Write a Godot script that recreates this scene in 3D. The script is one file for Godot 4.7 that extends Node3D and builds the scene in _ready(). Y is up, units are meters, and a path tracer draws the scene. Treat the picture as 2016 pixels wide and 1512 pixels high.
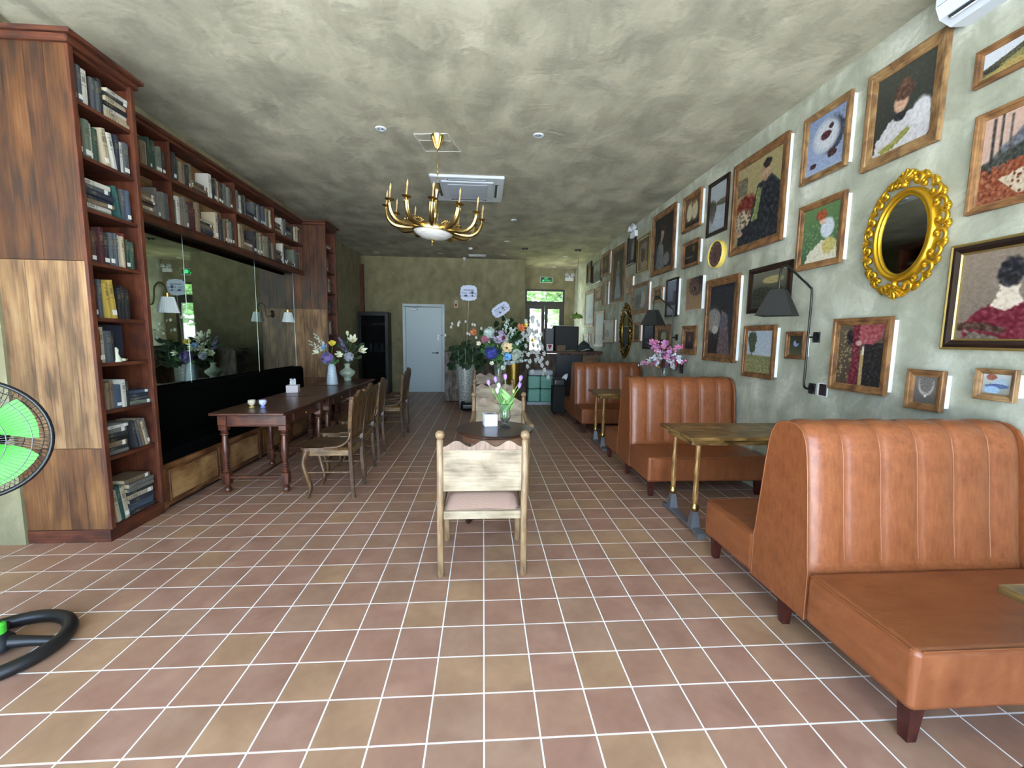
extends Node3D
# A long cafe room lit by daylight from its open front (behind the camera) and from the glazed door at its far end.
# x to the right, y up, z towards the street; the floor tiles lie on a grid of TP metres that also fixed the camera.
const TP := 0.205
const H := 3.46          # ceiling
const XR := 2.66         # wall with the pictures
const XL := -3.1         # mirror wall
const ZB := -9.85        # back wall
var M := {}
var taken := {}
var rng := RandomNumberGenerator.new()

class Mb:
	# collects triangles; faces are given counter-clockwise as seen from outside
	var v := PackedVector3Array()
	var n := PackedVector3Array()
	var u := PackedVector2Array()
	var ix := PackedInt32Array()
	var uo := Vector2.ZERO
	func quad(a: Vector3, b: Vector3, c: Vector3, d: Vector3, ua := Vector2.ZERO, ub := Vector2.RIGHT, uc := Vector2.ONE, ud := Vector2.DOWN) -> void:
		var k := v.size()
		var nn := (c - a).cross(d - b).normalized()
		v.append_array([a, b, c, d]); n.append_array([nn, nn, nn, nn]); u.append_array([ua, ub, uc, ud])
		ix.append_array([k, k + 2, k + 1, k, k + 3, k + 2])
	func tri(a: Vector3, b: Vector3, c: Vector3) -> void:
		var k := v.size()
		var nn := (b - a).cross(c - a).normalized()
		v.append_array([a, b, c]); n.append_array([nn, nn, nn]); u.append_array([Vector2(a.x + a.z, a.y), Vector2(b.x + b.z, b.y), Vector2(c.x + c.z, c.y)])
		ix.append_array([k, k + 2, k + 1])
	func box(c: Vector3, s: Vector3, r := 0.0, b := Basis.IDENTITY) -> Mb:
		# bevelled box; v of the texture runs along its longest side
		var h := s * 0.5
		r = minf(r, minf(h.x, minf(h.y, h.z)) * 0.9)
		var lo := 0
		if s.y > s[lo]: lo = 1
		if s.z > s[lo]: lo = 2
		for k in 3:
			var p := (k + 1) % 3
			var q := (k + 2) % 3
			for sg in [-1.0, 1.0]:
				var cs := []
				var us := []
				for t in [[-1, -1], [1, -1], [1, 1], [-1, 1]]:
					var w := Vector3.ZERO
					w[k] = sg * h[k]; w[p] = t[0] * (h[p] - r); w[q] = t[1] * (h[q] - r)
					us.append((Vector2(w[q], w[p]) if p == lo else Vector2(w[p], w[q])) + uo + Vector2(c.x + c.y, c.z) * 0.37)
					cs.append(c + b * w)
				if sg > 0: quad(cs[0], cs[1], cs[2], cs[3], us[0], us[1], us[2], us[3])
				else: quad(cs[3], cs[2], cs[1], cs[0], us[3], us[2], us[1], us[0])
		if r > 0.0:
			for k in 3:
				var p := (k + 1) % 3
				var q := (k + 2) % 3
				for sp in [-1.0, 1.0]:
					for sq in [-1.0, 1.0]:
						var e := []
						for t in [[-1, 0], [1, 0], [1, 1], [-1, 1]]:
							var w := Vector3.ZERO
							w[k] = t[0] * (h[k] - r)
							w[p] = sp * (h[p] - (r if t[1] == 1 else 0.0))
							w[q] = sq * (h[q] - (0.0 if t[1] == 1 else r))
							e.append(c + b * w)
						var uu := Vector2(0.0, h[k] * 2.0)
						if sp * sq > 0: quad(e[0], e[1], e[2], e[3], uo, uo + uu, uo + uu, uo)
						else: quad(e[3], e[2], e[1], e[0], uo, uo + uu, uo + uu, uo)
			for sx in [-1.0, 1.0]:
				for sy in [-1.0, 1.0]:
					for sz in [-1.0, 1.0]:
						var a := c + b * Vector3(sx * h.x, sy * (h.y - r), sz * (h.z - r))
						var d := c + b * Vector3(sx * (h.x - r), sy * h.y, sz * (h.z - r))
						var f := c + b * Vector3(sx * (h.x - r), sy * (h.y - r), sz * h.z)
						if sx * sy * sz > 0: tri(a, d, f)
						else: tri(a, f, d)
		return self
	func grid(pts: Array, nu: int, nv: int, us := 1.0, vs := 1.0, sharp := false) -> Mb:
		# pts[j * nu + i]; u runs with i, v with j; normal = du x dv
		var k := v.size()
		for j in nv:
			for i in nu:
				var p: Vector3 = pts[j * nu + i]
				var du: Vector3 = pts[j * nu + mini(i + 1, nu - 1)] - pts[j * nu + maxi(i - 1, 0)]
				var dv: Vector3 = pts[mini(j + 1, nv - 1) * nu + i] - pts[maxi(j - 1, 0) * nu + i]
				v.append(p); n.append(du.cross(dv).normalized()); u.append(Vector2(us * i / (nu - 1.0), vs * j / (nv - 1.0)) + uo)
		for j in nv - 1:
			for i in nu - 1:
				var a := k + j * nu + i
				ix.append_array([a, a + nu + 1, a + 1, a, a + nu, a + nu + 1])
		return self
	func lathe(pr: Array, seg := 24, xf := Transform3D.IDENTITY) -> Mb:
		# pr: Vector2(radius, height) from bottom to top, outside to the right
		var np := pr.size()
		var sn := []
		for j in np - 1:
			var t: Vector2 = (pr[j + 1] - pr[j])
			sn.append(Vector2(t.y, -t.x).normalized())
		var run := 0.0
		for j in np - 1:
			var l: float = (pr[j + 1] - pr[j]).length()
			var n0: Vector2 = sn[j]
			var n1: Vector2 = sn[j]
			if j > 0 and sn[j - 1].dot(sn[j]) > 0.75: n0 = (sn[j - 1] + sn[j]).normalized()
			if j < np - 2 and sn[j + 1].dot(sn[j]) > 0.75: n1 = (sn[j + 1] + sn[j]).normalized()
			var k := v.size()
			for i in seg + 1:
				var a := TAU * i / seg
				var d := Vector3(cos(a), 0, -sin(a))
				for e in 2:
					var q: Vector2 = pr[j + e]
					var w: Vector2 = n1 if e == 1 else n0
					v.append(xf * (d * q.x + Vector3(0, q.y, 0)))
					n.append((xf.basis * (d * w.x + Vector3(0, w.y, 0))).normalized())
					u.append(Vector2(a * 0.05, run + l * e) + uo)
			for i in seg:
				var a := k + i * 2
				ix.append_array([a, a + 3, a + 2, a, a + 1, a + 3])
			run += l
		return self
	func tube(pts: Array, rad, seg := 10, closed := false, xf := Transform3D.IDENTITY) -> Mb:
		# rad: a number or one number per point
		var np := pts.size()
		var k := v.size()
		var side := Vector3.ZERO
		var run := 0.0
		for j in np:
			var t: Vector3
			if closed: t = pts[(j + 1) % np] - pts[(j + np - 1) % np]
			else: t = pts[mini(j + 1, np - 1)] - pts[maxi(j - 1, 0)]
			t = t.normalized()
			if j == 0:
				side = t.cross(Vector3.UP if absf(t.y) < 0.9 else Vector3.RIGHT).normalized()
			else:
				side = (side - t * side.dot(t)).normalized()
				run += (pts[j] - pts[j - 1]).length()
			var up := side.cross(t).normalized()
			var r: float = rad if rad is float else rad[j]
			for i in seg + 1:
				var a := TAU * i / seg
				var d := side * cos(a) + up * sin(a)
				v.append(xf * (pts[j] + d * r)); n.append((xf.basis * d).normalized()); u.append(Vector2(a * 0.03, run) + uo)
		var m := seg + 1
		for j in (np if closed else np - 1):
			for i in seg:
				var a := k + j * m + i
				var b := k + ((j + 1) % np) * m + i
				ix.append_array([a, a + 1, b + 1, a, b + 1, b])
		if not closed:
			for e in 2:
				var c := v.size()
				var j := 0 if e == 0 else np - 1
				var t: Vector3 = (pts[0] - pts[1]) if e == 0 else (pts[np - 1] - pts[np - 2])
				v.append(xf * pts[j]); n.append((xf.basis * t).normalized()); u.append(uo)
				for i in seg + 1:
					v.append(v[k + j * m + i]); n.append((xf.basis * t).normalized()); u.append(uo)
				for i in seg:
					if e == 0: ix.append_array([c, c + 2 + i, c + 1 + i])
					else: ix.append_array([c, c + 1 + i, c + 2 + i])
		return self
	func prism(poly: PackedVector2Array, d: float, xf := Transform3D.IDENTITY, smooth := false) -> Mb:
		# outline in x-y (counter-clockwise), from z = -d/2 to d/2
		if Geometry2D.is_polygon_clockwise(poly): poly.reverse()
		var np := poly.size()
		var run := 0.0
		var k := v.size()
		for i in np:
			var a := poly[i]
			var b := poly[(i + 1) % np]
			var l := (b - a).length()
			if smooth:
				var t := (b - poly[(i + np - 1) % np])
				var w := Vector3(t.y, -t.x, 0).normalized()
				for z in [-0.5, 0.5]:
					v.append(xf * Vector3(a.x, a.y, z * d)); n.append((xf.basis * w).normalized()); u.append(Vector2(z * d, run) + uo)
				var p := k + i * 2
				var q := k + ((i + 1) % np) * 2
				ix.append_array([p, p + 1, q + 1, p, q + 1, q])
			else:
				quad(xf * Vector3(a.x, a.y, d / 2), xf * Vector3(a.x, a.y, -d / 2), xf * Vector3(b.x, b.y, -d / 2), xf * Vector3(b.x, b.y, d / 2), Vector2(0, run) + uo, Vector2(d, run) + uo, Vector2(d, run + l) + uo, Vector2(0, run + l) + uo)
			run += l
		var ts := Geometry2D.triangulate_polygon(poly)
		for e in [1.0, -1.0]:
			var c := v.size()
			for p in poly:
				v.append(xf * Vector3(p.x, p.y, e * d / 2)); n.append((xf.basis * Vector3(0, 0, e)).normalized()); u.append(p + uo)
			for i in range(0, ts.size(), 3):
				var a := poly[ts[i]]
				var flip: bool = (poly[ts[i + 1]] - a).cross(poly[ts[i + 2]] - a) > 0
				if flip == (e > 0): ix.append_array([c + ts[i], c + ts[i + 2], c + ts[i + 1]])
				else: ix.append_array([c + ts[i], c + ts[i + 1], c + ts[i + 2]])
		return self
	func sheet(w: float, h: float, z: float) -> Mb:
		# a flat sheet facing +z, texture upright
		quad(Vector3(-w / 2, -h / 2, z), Vector3(w / 2, -h / 2, z), Vector3(w / 2, h / 2, z), Vector3(-w / 2, h / 2, z), Vector2(0, 1), Vector2(1, 1), Vector2(1, 0), Vector2(0, 0))
		return self
	func flip() -> Mb:
		for i in range(0, ix.size(), 3):
			var a := ix[i + 1]
			ix[i + 1] = ix[i + 2]; ix[i + 2] = a
		for i in n.size(): n[i] = -n[i]
		return self
	func ball(c: Vector3, s, seg := 14) -> Mb:
		var sz: Vector3 = Vector3.ONE * s if s is float else s
		var pr := []
		var m := maxi(4, seg / 2)
		for j in m + 1:
			var a := -PI / 2 + PI * j / m
			pr.append(Vector2(cos(a), sin(a)))
		return lathe(pr, seg, Transform3D(Basis.from_scale(sz), c))
	func add(o: Mb, xf := Transform3D.IDENTITY) -> Mb:
		var k := v.size()
		for p in o.v: v.append(xf * p)
		for p in o.n: n.append((xf.basis * p).normalized())
		u.append_array(o.u)
		for i in o.ix: ix.append(i + k)
		return self
	func arrays() -> Array:
		var a := []
		a.resize(Mesh.ARRAY_MAX)
		a[Mesh.ARRAY_VERTEX] = v; a[Mesh.ARRAY_NORMAL] = n; a[Mesh.ARRAY_TEX_UV] = u; a[Mesh.ARRAY_INDEX] = ix
		return a
	func mesh(m) -> ArrayMesh:
		var o := ArrayMesh.new()
		o.add_surface_from_arrays(Mesh.PRIMITIVE_TRIANGLES, arrays())
		o.surface_set_material(0, m)
		return o

# ---------------------------------------------------------------- scene helpers
func mb() -> Mb: return Mb.new()
func V(x, y, z) -> Vector3: return Vector3(x, y, z)
func T3(p: Vector3, b := Basis.IDENTITY) -> Transform3D: return Transform3D(b, p)
func rot(ax: Vector3, deg: float) -> Basis: return Basis(ax, deg_to_rad(deg))
func up_to(d: Vector3, roll := 0.0) -> Basis:
	# a basis whose y points along d
	var y := d.normalized()
	var x := y.cross(Vector3.BACK if absf(y.z) < 0.9 else Vector3.RIGHT).normalized()
	return Basis(y, roll) * Basis(x, y, x.cross(y))
func numbered(called: String) -> String:
	var k: int = taken.get(called, 0)
	taken[called] = k + 1
	return called if k == 0 else "%s_%03d" % [called, k]
func meta(o: Node, label: String, category: String, group := "", kind := "") -> Node:
	if label: o.set_meta("label", label)
	if category: o.set_meta("category", category)
	if group: o.set_meta("group", group)
	if kind: o.set_meta("kind", kind)
	return o
func thing(called: String, label: String, category: String, at := Vector3.ZERO, turn := 0.0, group := "") -> Node3D:
	var o := Node3D.new()
	o.name = numbered(called)
	add_child(o, true)
	o.position = at
	o.rotation.y = deg_to_rad(turn)
	meta(o, label, category, group)
	return o
func put(called: String, mesh: Mesh, parent: Node, at := Vector3.ZERO, b := Basis.IDENTITY) -> MeshInstance3D:
	var o := MeshInstance3D.new()
	o.name = numbered(called) if parent == self else called
	o.mesh = mesh
	o.transform = Transform3D(b, at)
	parent.add_child(o, true)
	return o
func part(called: String, g: Mb, m, parent: Node, at := Vector3.ZERO, b := Basis.IDENTITY) -> MeshInstance3D:
	return put(called, g.mesh(m), parent, at, b)
func solo(called: String, g: Mb, m, label: String, category: String, group := "", at := Vector3.ZERO, b := Basis.IDENTITY) -> MeshInstance3D:
	var o := part(called, g, m, self, at, b)
	meta(o, label, category, group)
	return o
func struct(called: String, g: Mb, m, label := "", cat := "") -> MeshInstance3D:
	var o := part(called, g, m, self)
	meta(o, label, cat, "", "structure")
	return o
func copy(o: Node3D, at: Vector3, turn := 0.0, label := "", group := "") -> Node3D:
	var c: Node3D = o.duplicate()
	c.name = numbered(str(o.name).rstrip("0123456789").rstrip("_"))
	add_child(c, true)
	c.position = at
	c.rotation = Vector3(0, deg_to_rad(turn), 0)
	if label: c.set_meta("label", label)
	if group: c.set_meta("group", group)
	return c
func text(s: String, size: float, depth: float, m, parent: Node, at: Vector3, b := Basis.IDENTITY, serif := false, called := "lettering") -> MeshInstance3D:
	var f := SystemFont.new()
	f.font_names = PackedStringArray(["Droid Serif" if serif else "Droid Sans"])
	if serif: f.font_italic = true
	var t := TextMesh.new()
	t.text = s; t.font = f; t.font_size = 32; t.pixel_size = size / 32.0; t.depth = depth
	t.material = m
	return put(called, t, parent, at, b)
func curve(pts: Array, steps := 6) -> Array:
	# Catmull-Rom through the points
	var o := []
	for i in pts.size() - 1:
		var a: Vector3 = pts[maxi(i - 1, 0)]
		var d: Vector3 = pts[mini(i + 2, pts.size() - 1)]
		for s in steps:
			o.append(pts[i].cubic_interpolate(pts[i + 1], a, d, s / float(steps)))
	o.append(pts[-1])
	return o

# ---------------------------------------------------------------- materials
func noise_img(w: int, h: int, freq: float, sd: int, oct := 3, warp := 0.0) -> Image:
	var f := FastNoiseLite.new()
	f.seed = sd; f.frequency = freq; f.fractal_octaves = oct
	f.noise_type = FastNoiseLite.TYPE_SIMPLEX_SMOOTH
	if warp > 0.0:
		f.domain_warp_enabled = true; f.domain_warp_amplitude = warp; f.domain_warp_frequency = freq * 0.8
	var i := f.get_seamless_image(w, h)
	i.convert(Image.FORMAT_L8)
	return i
func ramp_tex(layers: Array, cols: Array, size: Vector2i) -> ImageTexture:
	# layers: [L8 image, weight]; the weighted sum (0..1) runs through the colours
	var lut := PackedByteArray()
	for k in 256:
		var f := k / 255.0 * (cols.size() - 1)
		var i := mini(int(f), cols.size() - 2)
		var c: Color = (cols[i] as Color).lerp(cols[i + 1], f - i)
		lut.append_array([int(c.r * 255), int(c.g * 255), int(c.b * 255)])
	var ds := []
	var ws := []
	for l in layers:
		var im: Image = l[0]
		if im.get_size() != size: im.resize(size.x, size.y, Image.INTERPOLATE_CUBIC)
		ds.append(im.get_data()); ws.append(l[1])
	var out := PackedByteArray()
	out.resize(size.x * size.y * 3)
	var nl := ds.size()
	for p in size.x * size.y:
		var s := 0.0
		for k in nl: s += ds[k][p] * ws[k]
		var q := clampi(int(s), 0, 255) * 3
		out[p * 3] = lut[q]; out[p * 3 + 1] = lut[q + 1]; out[p * 3 + 2] = lut[q + 2]
	var img := Image.create_from_data(size.x, size.y, false, Image.FORMAT_RGB8, out)
	img.generate_mipmaps()
	return ImageTexture.create_from_image(img)
func bump_tex(im: Image, strength: float) -> ImageTexture:
	im.convert(Image.FORMAT_RGBA8)
	im.bump_map_to_normal_map(strength)
	return ImageTexture.create_from_image(im)
func sm(c, rough := 0.6, metal := 0.0, tex: Texture2D = null, scale := 1.0) -> StandardMaterial3D:
	var m := StandardMaterial3D.new()
	m.albedo_color = Color(c) if c is String else c
	m.roughness = rough; m.metallic = metal
	if tex:
		m.albedo_texture = tex
		m.uv1_scale = Vector3.ONE * scale
	return m
func col(hex: String, rough := 0.6, metal := 0.0) -> StandardMaterial3D:
	var k := "%s/%.2f/%.2f" % [hex, rough, metal]
	if not M.has(k): M[k] = sm(hex, rough, metal)
	return M[k]
func soft(hex: String) -> StandardMaterial3D:
	# petals and leaves: thin, some light passes through
	var k := "soft" + hex
	if not M.has(k):
		var m := sm(hex, 0.7)
		m.cull_mode = BaseMaterial3D.CULL_DISABLED
		m.backlight_enabled = true
		m.backlight = Color(hex) * 0.35
		M[k] = m
	return M[k]
func wood_tex(sd: int, dark: String, mid: String, light: String, blotch := 0.35) -> ImageTexture:
	var a := noise_img(128, 64, 0.03, sd, 3, 12.0)
	var b := noise_img(256, 16, 0.12, sd + 1, 2)
	var c := noise_img(128, 128, 0.02, sd + 2, 4, 20.0)
	return ramp_tex([[a, 0.95 - blotch], [b, 0.3], [c, blotch - 0.12]], [Color(dark).darkened(0.25), Color(dark), Color(mid), Color(light), Color(light).lightened(0.1)], Vector2i(256, 512))
func plaster(sd: int, cols: Array, tile := 4.0, rel := 0.5) -> StandardMaterial3D:
	# trowelled: broad clouds, streaks of the float, fine sand
	var a := noise_img(512, 512, 0.007, sd, 3, 60.0)
	var b := noise_img(512, 512, 0.02, sd + 3, 4, 60.0)
	var c := noise_img(512, 160, 0.03, sd + 5, 4, 30.0)
	var d := noise_img(512, 512, 0.35, sd + 7, 2)
	var nb := noise_img(512, 512, 0.02, sd + 3, 4, 60.0)
	var cs := []
	for h in cols: cs.append(Color(h))
	var m := sm(Color.WHITE, 0.88, 0.0, ramp_tex([[a, 0.34], [b, 0.5], [c, 0.34], [d, 0.06]], cs, Vector2i(1024, 1024)))
	m.uv1_triplanar = true; m.uv1_world_triplanar = true
	m.uv1_scale = Vector3.ONE / tile
	m.normal_enabled = true
	m.normal_texture = bump_tex(nb, 4.0)
	m.normal_scale = rel
	return m
func make_materials() -> void:
	M.ceil = plaster(11, ["6a6858", "7c7969", "8e8a78", "9f9a86", "b0ab95", "c2bda6"], 5.4, 0.12)
	M.wall = plaster(31, ["666859", "79796b", "888a7a", "959787", "a8aa9b", "c7cabe"], 3.4, 0.12)
	M.wall_back = plaster(51, ["5f5a42", "6d684e", "7a7558", "868163", "938d6f"], 3.4, 0.12)
	M.shelf = sm(Color.WHITE, 0.55, 0.0, wood_tex(101, "2f130c", "47200f", "5c2d16"), 1.6)
	M.plank = []
	var pd := ["1f1008", "261409", "3f2c1a", "48341f", "331e0e", "3a2311"]
	var pm := ["3a1f0d", "43260f", "674c30", "735437", "543318", "5e3c1f"]
	var pl := ["4e2d13", "593516", "816340", "8e6f4a", "6c4624", "77512a"]
	for k in 6: M.plank.append(sm(Color.WHITE, 0.5, 0.0, wood_tex(120 + k * 7, pd[k], pm[k], pl[k], 0.5), 1.0))
	for m in M.plank: m.uv1_scale = Vector3(2.4, 0.75, 1)
	M.table = sm(Color.WHITE, 0.3, 0.0, wood_tex(160, "27130c", "3b1f14", "502c1c"), 1.5)
	M.table_leg = sm(Color.WHITE, 0.32, 0.0, wood_tex(163, "2b150c", "47261a", "5f3522"), 1.5)
	M.chair = sm(Color.WHITE, 0.3, 0.0, wood_tex(170, "2c1c10", "45301b", "634829"), 1.8)
	M.chair_rail_sheen = sm(Color.WHITE, 0.32, 0.0, wood_tex(175, "4a3720", "6b5434", "8a7048"), 1.8)  # paler than the chair wood: reflected light on the seat rails put into the colour
	M.pale = sm(Color.WHITE, 0.5, 0.0, wood_tex(180, "655640", "84745b", "998a70", 0.5), 1.8)
	M.post = sm(Color.WHITE, 0.4, 0.0, wood_tex(184, "644c34", "82684a", "99805e"), 1.8)
	M.crest = sm(Color.WHITE, 0.45, 0.0, wood_tex(186, "5b4636", "735b49", "876e5a"), 1.8)
	M.round = sm(Color.WHITE, 0.28, 0.0, wood_tex(190, "20110c", "301c14", "44291c"), 1.5)
	M.apron = sm(Color.WHITE, 0.4, 0.0, wood_tex(193, "5a3a28", "77543c", "95735a"), 1.8)
	M.booth_top = sm(Color.WHITE, 0.32, 0.0, wood_tex(196, "3a2813", "5b4423", "8a6b3c", 0.3), 2.2)
	M.booth_rod = sm(Color.WHITE, 0.35, 0.0, wood_tex(199, "4a2e14", "7a552a", "a57d48"), 2.5)
	M.foot = sm(Color.WHITE, 0.35, 0.0, wood_tex(202, "2e100d", "421a15", "55261e"), 2.0)
	M.oak = []
	for k in 3:
		M.oak.append(sm(Color.WHITE, 0.5, 0.0, wood_tex(210 + k * 5, ["3f2815", "4a301b", "513a23"][k], ["5f4024", "6d4b2c", "765838"][k], ["775330", "86623c", "8f714a"][k]), 3.0))
	M.bench = sm(Color.WHITE, 0.45, 0.0, wood_tex(230, "3c2010", "5f3a1f", "7d5532"), 1.6)
	M.panel = sm(Color.WHITE, 0.5, 0.0, wood_tex(233, "6d4a2a", "8f6a40", "a78355", 0.7), 1.2)
	M.grey_wood = []
	for k in 3:
		M.grey_wood.append(sm(Color.WHITE, 0.75, 0.0, wood_tex(240 + k * 3, ["3b322b", "4a4038", "33281f"][k], ["5f554c", "74685d", "53443a"][k], ["857a70", "978a7e", "705f52"][k]), 1.2))
	# leather
	var la := noise_img(128, 128, 0.04, 300, 4, 10.0)
	var lb := noise_img(256, 64, 0.08, 301, 4, 10.0)
	M.leather = sm(Color.WHITE, 0.36, 0.0, ramp_tex([[la, 0.5], [lb, 0.55]], [Color("6b3820"), Color("7a4425"), Color("854d2c"), Color("8f5633")], Vector2i(256, 256)), 2.2)
	M.leather.normal_enabled = true
	M.leather.normal_texture = bump_tex(noise_img(256, 256, 0.12, 305, 3), 2.0)
	M.leather.normal_scale = 0.12
	M.black = sm("040404", 0.9)
	M.black.metallic_specular = 0.15
	M.cushion = sm(Color.WHITE, 0.95, 0.0, ramp_tex([[noise_img(128, 128, 0.3, 320, 2), 1.0]], [Color("7c6252"), Color("8d7262"), Color("9d8272")], Vector2i(128, 128)), 5.0)
	# floor tiles: clay, four tones of the same glaze
	M.tile = []
	var pal := [["886450", "946e5a", "9e7860", "a98368"], ["846150", "906b58", "9a7562", "a4806c"], ["8c6950", "967358", "a17e60", "ac896a"], ["846350", "906e58", "9a7862", "a4846a"], ["886450", "946d5a", "9e7864", "a8826c"]]
	for k in 5:
		var cs := []
		for h in pal[k]: cs.append(Color(h))
		var t := ramp_tex([[noise_img(256, 256, 0.012, 340 + k * 9, 4, 40.0), 0.75], [noise_img(256, 256, 0.06, 341 + k * 9, 4, 12.0), 0.3]], cs, Vector2i(512, 512))
		M.tile.append(sm(Color.WHITE, 0.42, 0.0, t, 0.9))
	M.grout = sm("efefeb", 0.9)
	M.gold = sm("cdb070", 0.27, 1.0)
	M.frame_gilt = sm("a68f55", 0.35, 0.8)
	M.gilt = sm("d8a92c", 0.3, 0.85)
	M.brass = sm("b9975a", 0.3, 1.0)
	M.bronze = sm("4a3a25", 0.35, 0.8)
	M.steel = sm("80848a", 0.4, 0.7)
	M.iron = sm("17181a", 0.45, 0.3)
	M.mirror = sm("a9b3a9", 0.02, 1.0)
	M.mirror_dark = sm("b4b9b2", 0.03, 1.0)
	M.white = sm("e6e8ea", 0.45)
	M.plastic = sm("dfe3e8", 0.35)
	M.canvas = sm("eceff0", 0.85)
	M.glass = sm(Color(0.93, 0.97, 0.95, 0.1), 0.02)
	M.glass.transparency = BaseMaterial3D.TRANSPARENCY_ALPHA
	M.vase_glass = sm(Color(0.97, 1.0, 0.98, 0.03), 0.02)
	M.vase_glass.transparency = BaseMaterial3D.TRANSPARENCY_ALPHA
	M.vase_glass.refraction_enabled = true
	M.vase_glass.refraction_scale = 0.05
	M.leaf = soft("3f6b35")
	M.leaf_dark = soft("1f3a1c")
	M.leaf_pale = soft("7fae63")
	M.stem = col("5d8a45", 0.6)
	M.twig = col("453426", 0.8)

# ---------------------------------------------------------------- camera, light
func make_view() -> void:
	var cam := Camera3D.new()
	cam.name = "camera"
	add_child(cam)
	cam.fov = 84.376
	cam.near = 0.02
	cam.position = V(-0.0105, 1.4397, 1.3775)
	cam.rotation = V(-0.1082, -0.0687, 0.01273)
	cam.current = true
	var env := Environment.new()
	env.background_mode = Environment.BG_SKY
	var sky := Sky.new()
	var s := ProceduralSkyMaterial.new()
	s.sky_top_color = Color(0.72, 0.84, 1.0)
	s.sky_horizon_color = Color(0.9, 0.96, 1.0)
	s.ground_horizon_color = Color(0.8, 0.82, 0.82)
	s.ground_bottom_color = Color(0.6, 0.6, 0.58)
	s.sky_energy_multiplier = 1.0
	s.sun_angle_max = 1.0
	sky.sky_material = s
	env.sky = sky
	env.background_energy_multiplier = 9.3
	env.ambient_light_source = Environment.AMBIENT_SOURCE_DISABLED
	env.tonemap_mode = Environment.TONE_MAPPER_LINEAR
	env.tonemap_exposure = 1.3
	env.sdfgi_enabled = true
	env.ssao_enabled = true
	env.ssil_enabled = true
	# high sun from behind the building: lights the street and the garden, not the room itself
	var sun := DirectionalLight3D.new()
	sun.name = "sun"
	add_child(sun)
	sun.look_at_from_position(V(0, 20, 0), V(0, 20, 0) + V(0.3, -0.85, 0.3), Vector3.UP)
	sun.light_color = Color(1.0, 0.98, 0.95)
	sun.light_energy = 25.0
	sun.light_angular_distance = 0.6
	sun.shadow_enabled = true
	var we := WorldEnvironment.new()
	we.name = "world_environment"
	we.environment = env
	add_child(we)

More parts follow.
